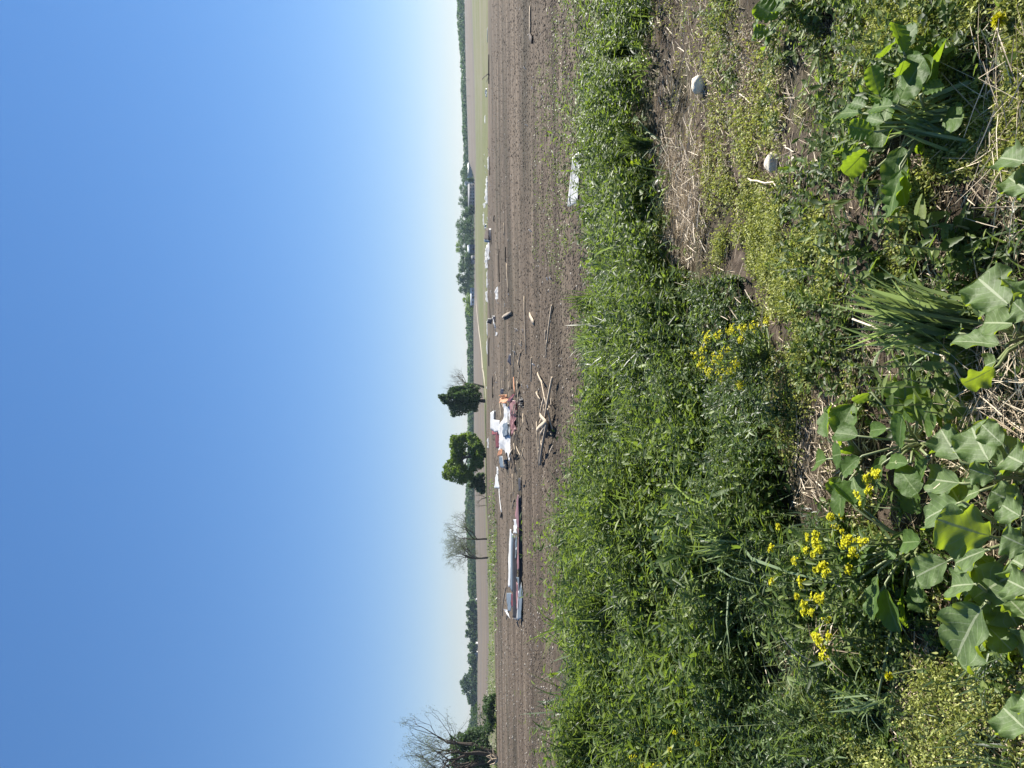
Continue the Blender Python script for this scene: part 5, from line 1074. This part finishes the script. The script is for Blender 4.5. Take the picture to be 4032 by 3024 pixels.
grass_clump('grass tuft with ripening pale heads above the yellow flowers', (2950, 1870), [(2480, 1760), (2500, 1860), (2540, 1930)], 30, .006, 'stalk', bend=(.2, .9))
grass_clump('two tall thin grass stems rising into the timber stack', (2560, 1655), [(2185, 1620), (2180, 1665)], 5, .006, 'stalk', Hs=(.9, 1.0), spread=.02, bend=(.0, .05))
grass_clump('low tuft of narrow grass near the lower left corner', (3960, 2560), [(3700, 2700), (3690, 2600), (3760, 2750)], 40, .006, 'grass')
grass_clump('small tuft of curled grass on bare soil by the brown stones', (3160, 450), [(3070, 400), (3080, 450), (3110, 500)], 45, .004, 'moss', bend=(.5, 1.4))
# straw heaps
def straw_heap(label, c_px, n, r, h, L=(.08, .25)):
    g = gp(*c_px); mb = MB(); b = g + rng.normal(size=(n, 3)) * [r, r * .7, 0]; b[:, 2] = ground_z(b[:, 0], b[:, 1]) + rng.uniform(0, h, n)
    strips(mb, b - rdir(n, 0, 0) * 0, rdir(n, -.2, .5), rng.uniform(*L, n), .0026 * rng.uniform(.6, 1.5, n), [.8, 1, .9, .6], rng.uniform(-.1, .3, n), rng.uniform(.4, 1, n), roll=rng.uniform(-1.4, 1.4, n), fold=.5)
    return tag(mb.build('straw_heap', M['straw'], origin=g), label, 'straw heap')
straw_heap('pale heap of straw at the lower edge between two kale plants', (4040, 1640), 520, .14, .12)
straw_heap('small tangle of straw above the kale left of the heap', (3740, 1740), 160, .06, .05, (.06, .2))
straw_heap('thick mat of brown straw on the bare strip right of centre', (2700, 840), 420, .22, .06)
straw_heap('loose straw at the lower right edge', (4030, 480), 320, .12, .05)
# flowering mustard
def mustard(label, base_px, flowers, hs=.0, m='weed', leafn=26, r=.018):
    g = gp(*base_px); root = empty('mustard_plant', g, label, 'yellow flower', 'yellow flowering weeds'); sb, lb = MB(), MB()
    fork = g + UP * .08
    for fx, fy in flowers:
        t = P(fx, fy, g[1] + rng.uniform(-.10, .14)); mid = (fork * .45 + t * .55) + np.array([rng.normal() * .015, rng.normal() * .015, -.02])
        ts = np.linspace(0, 1, 8)[:, None]; pts = np.vstack([g[None], fork * (1 - ts) ** 2 + 2 * mid * ts * (1 - ts) + t * ts ** 2])
        tube(sb, pts, np.linspace(.004, .0015, 9), ns=5, tint=rng.uniform(.1, .5))
        k = max(3, leafn // max(1, len(flowers))); q = rng.integers(1, 8, k); b = pts[q]
        strips(lb, b, rdir(k, .0, 1.0), rng.uniform(.03, .075, k), rng.uniform(.010, .022, k), SER, rng.uniform(0, .5, k), rng.uniform(.1, .9, k), roll=rng.uniform(-.6, .6, k), fold=.4)
        fb = MB(); nf = rng.integers(14, 32); rr = r * rng.uniform(.55, 1.05); cc = t + norm(rng.normal(size=(nf, 3))) * (rr * rng.uniform(.3, 1.15, nf))[:, None] * [1, 1, .9] + UP * .004
        for c in cc:
            a0 = rng.uniform(0, 6.28); n4 = 4; aa = a0 + np.arange(n4) * math.pi / 2
            tilt = norm(c - t + UP * .02); e1 = norm(np.cross(tilt, [.3, .2, .9])); e2 = np.cross(tilt, e1)
            dd = e1 * np.cos(aa)[:, None] + e2 * np.sin(aa)[:, None] + tilt * .3
            strips(fb, np.repeat(c[None], n4, 0), dd, .0072, .006, [.3, 1.0, .8], 0.0, rng.uniform(0, 1, n4))
        fb.build('flower_cluster', M['petal'], root)
    sb.build('stem', M['stalk'], root, smooth=True); lb.build('foliage', M[m], root)
z1 = lambda l, ox, oy: [(ox + a * .6028, oy + b * .6028) for a, b in l]
mustard('broad bushy yellow flowered plant in the middle of the verge', (3090, 1400), z1([(1080, 560), (1060, 620), (1005, 660), (1055, 690), (1155, 530), (1250, 490), (1320, 490), (1400, 475), (1470, 440), (1135, 685), (1220, 630), (1175, 760), (1090, 760), (1270, 715), (1160, 820), (1240, 770), (1300, 860), (1045, 730), (1310, 560), (1150, 660), (1100, 780), (1080, 540), (1225, 500), (1310, 855), (1170, 690)], 2132, 1000), leafn=140, r=.032)
mustard('yellow flowered plant just above the round leaves', (3650, 2000), z1([(690, 1430), (635, 1480), (580, 1575), (655, 1545), (600, 1635), (705, 1440), (640, 1460)], 3032, 1000), leafn=40, r=.018)
mustard('densest yellow flower head cluster beside the round leaves', (3660, 2140), z1([(515, 190), (550, 230), (575, 260), (480, 190), (535, 160), (580, 190), (620, 185), (540, 260), (500, 170), (560, 210), (535, 350), (525, 360)], 3032, 2024), leafn=50, r=.018)
mustard('yellow flowered plant at the top of the left flower group', (3400, 2080), z1([(60, 85), (395, 15), (480, 10), (385, 140), (430, 95), (475, 115), (10, 225), (400, 20)], 3032, 2024), leafn=50, r=.018)
mustard('yellow flowered plant in the centre of the left flower group', (3480, 2180), z1([(250, 150), (305, 135), (320, 190), (325, 235), (245, 240), (295, 265), (160, 310), (300, 190), (330, 220)], 3032, 2024), leafn=60, r=.019)
mustard('yellow flowered plant below the centre of the left flower group', (3520, 2270), z1([(330, 360), (370, 390), (300, 365), (350, 340), (205, 445), (15, 440), (360, 330)], 3032, 2024), leafn=60, r=.019)
mustard('yellow flowered plant with heads close to the ground on the left', (3480, 2400), z1([(180, 530), (290, 540), (325, 560), (230, 590), (230, 640), (280, 640), (375, 680), (350, 545)], 3032, 2024), leafn=60, r=.019)
mustard('leftmost tall stalk of yellow flowers in the near group', (3520, 2520), z1([(315, 815), (390, 795), (355, 870), (355, 930), (300, 800), (320, 830)], 3032, 2024), leafn=30, r=.018)
mustard('small yellow flowered plant in the feathery weeds at the far left', (2980, 2920), z1([(1040, 1430), (1090, 1475), (1190, 1505), (1230, 1465), (1010, 1540)], 2032, 2024), leafn=40, r=.02)
mustard('wide patch of yellow flowers at the left border of the picture', (2850, 3010), z1([(770, 1600), (830, 1640), (900, 1650), (870, 1655), (950, 1645), (1000, 1620), (1040, 1620)], 2032, 2024), leafn=40, r=.028)
# dandelions
def dandelion(label, fl_px, base_px, r, tilt):
    g = gp(*base_px); root = empty('dandelion', g, label, 'dandelion'); t = P(fl_px[0], fl_px[1], g[1] + .02)
    sb = MB(); ts = np.linspace(0, 1, 7)[:, None]; mid = (g + t) / 2 + np.array([.02, 0, .01]); tube(sb, g * (1 - ts) ** 2 + 2 * mid * ts * (1 - ts) + t * ts ** 2, .0025, ns=6, tint=.6); sb.build('stem', M['stalk'], root, smooth=True)
    fb = MB(); n = 150; ax = norm(np.array(tilt, float)); e1 = norm(np.cross(ax, [.2, .9, .1])); e2 = np.cross(ax, e1); a = rng.uniform(0, 6.28, n); el = rng.uniform(.05, 1.4, n)
    dd = (e1 * np.cos(a)[:, None] + e2 * np.sin(a)[:, None]) * np.cos(el)[:, None] + ax * np.sin(el)[:, None]
    strips(fb, np.repeat(t[None], n, 0), dd, r * rng.uniform(.75, 1.05, n), r * .22, [.5, 1, .9], 0.05, rng.uniform(0, 1, n), roll=rng.uniform(-.5, .5, n)); fb.build('flower', M['petal'], root)
    cb = MB(); tube(cb, [t - ax * .012, t - ax * .004, t + ax * .002], [.003, .006, .007], ns=8, tint=.3); cb.build('calyx', M['stalk'], root)
dandelion('open yellow dandelion head in the lower right corner', (3935, 80), (4040, 60), .024, (-.1, -.35, 1))
dandelion('yellow dandelion on a long stalk in the lower left', (3503, 2660), (3700, 2640), .017, (-.2, -.5, 1))
# stones and sticks
def stone(label, px, rx, ry, rz, m='stone', seed=1, sink=.3, cat='stone'):
    g = gp(*px); k = np.linalg.norm(g - CAM) / F_PX; th = np.linspace(0, math.pi, 18); ph = np.linspace(0, 2 * math.pi, 29)[:-1]; T, F = np.meshgrid(th, ph, indexing='ij')
    d = np.stack([np.sin(T) * np.cos(F), np.sin(T) * np.sin(F), np.cos(T)], -1)
    rad = 1 + .22 * fbm(d[..., 0] * 1.7 + seed, d[..., 1] * 1.7 + d[..., 2] * 1.3, seed, 3) + .03 * fbm(d[..., 0] * 9 + seed, d[..., 1] * 9 + d[..., 2] * 5, seed, 2)
    v = d * rad[..., None] * np.array([rx, ry, rz]) * k + g + UP * rz * k * (1 - sink)
    idx = np.arange(18 * 28).reshape(18, 28); mb = MB()
    mb.add(v.reshape(-1, 3), np.stack([idx[:-1], np.roll(idx[:-1], -1, 1), np.roll(idx[1:], -1, 1), idx[1:]], -1).reshape(-1, 4)[:, ::-1])
    return tag(mb.build('stone', M[m], smooth=True, origin=g), label, cat)
M['stone_brown'] = plain('brown_stone', (0.26, 0.18, 0.10), .85, var=.3, scale=20); M['stone_grey'] = plain('grey_stone', (0.17, 0.15, 0.13), .85, var=.25, scale=20)
stone('pale rounded stone farther away on the right of the verge', (2772, 333), 30, 27, 27, seed=2)
stone('pale yellowish stone nearest the low leaves, larger and lumpier', (3062, 640), 36, 30, 27, seed=5)
stone('small orange brown stone beside the lumpy pale stone', (3026, 590), 11, 10, 9, 'stone_brown', 7)
stone('flat grey brown stone half sunk in bare soil', (3075, 530), 20, 14, 10, 'stone_grey', 8)
stone('brown stone in the shade above the bare soil patch', (3075, 372), 15, 13, 11, 'stone_brown', 9)
stone('small white stone below the lumpy pale stone', (3132, 628), 10, 9, 9, 'stone', 11)
stone('tan stone lying by the dry sticks', (3012, 745), 22, 30, 12, 'stone', 13)
def stick(label, a, b, r, m='straw', h=.03):
    pa, pb = gp(*a), gp(*b); pa = pa + UP * h; pb = pb + UP * h; ts = np.linspace(0, 1, 7)[:, None]; pts = pa + (pb - pa) * ts + rng.normal(size=(7, 3)) * r * .7
    mb = MB(); tube(mb, pts, np.linspace(r, r * .6, 7), ns=6, tint=.9); return tag(mb.build('stick', M[m], smooth=True, origin=pa), label, 'stick', 'dry sticks')
stick('reddish piece of bark beside the tan stone', (2962, 800), (2970, 722), .02, 'wood_old')
stick('white peeled stick below the lumpy pale stone', (2962, 702), (3085, 730), .006)
stick('short pale stick in the bare soil above the silver leaf', (3108, 570), (3148, 600), .004)
stick('long thin dead stem lying below the broad toothed leaves', (3845, 525), (3965, 330), .004)
stick('pale stick slanting beside the kale at the straw heap', (3830, 1380), (3960, 1520), .005, 'straw', .12)
stick('pink dry stem crossing the tall grass clump', (3560, 1252), (3960, 1400), .004, 'straw', .2)
stick('dry forked twig near the right brown bank', (2935, 370), (3035, 460), .005)
stick('curved bleached stem at the right above the brown bank', (2462, 90), (2520, 108), .006, 'straw', .08)
stick('pair of pale dry stems above the left kale', (3700, 1720), (3780, 1790), .006)
stick('long pale stalk arching on the left below the flowers', (3270, 2630), (3420, 2760), .005, 'straw', .06)

# ------------------------------------------------------------------ the air
hz = MB(); box(hz, (0, 720, 10), 2900, 1640, 32)
hm = bpy.data.materials.new('haze_air'); hm.use_nodes = True; hm.node_tree.nodes.clear()
ho = hm.node_tree.nodes.new('ShaderNodeOutputMaterial'); hv = hm.node_tree.nodes.new('ShaderNodeVolumePrincipled')
hv.inputs['Color'].default_value = (0.62, 0.82, 1.0, 1); hv.inputs['Density'].default_value = 0.00011; hv.inputs['Anisotropy'].default_value = 0.3
hm.node_tree.links.new(hv.outputs[0], ho.inputs['Volume'])
tag(hz.build('haze', hm), 'pale haze in the air over the fields', kind='stuff')
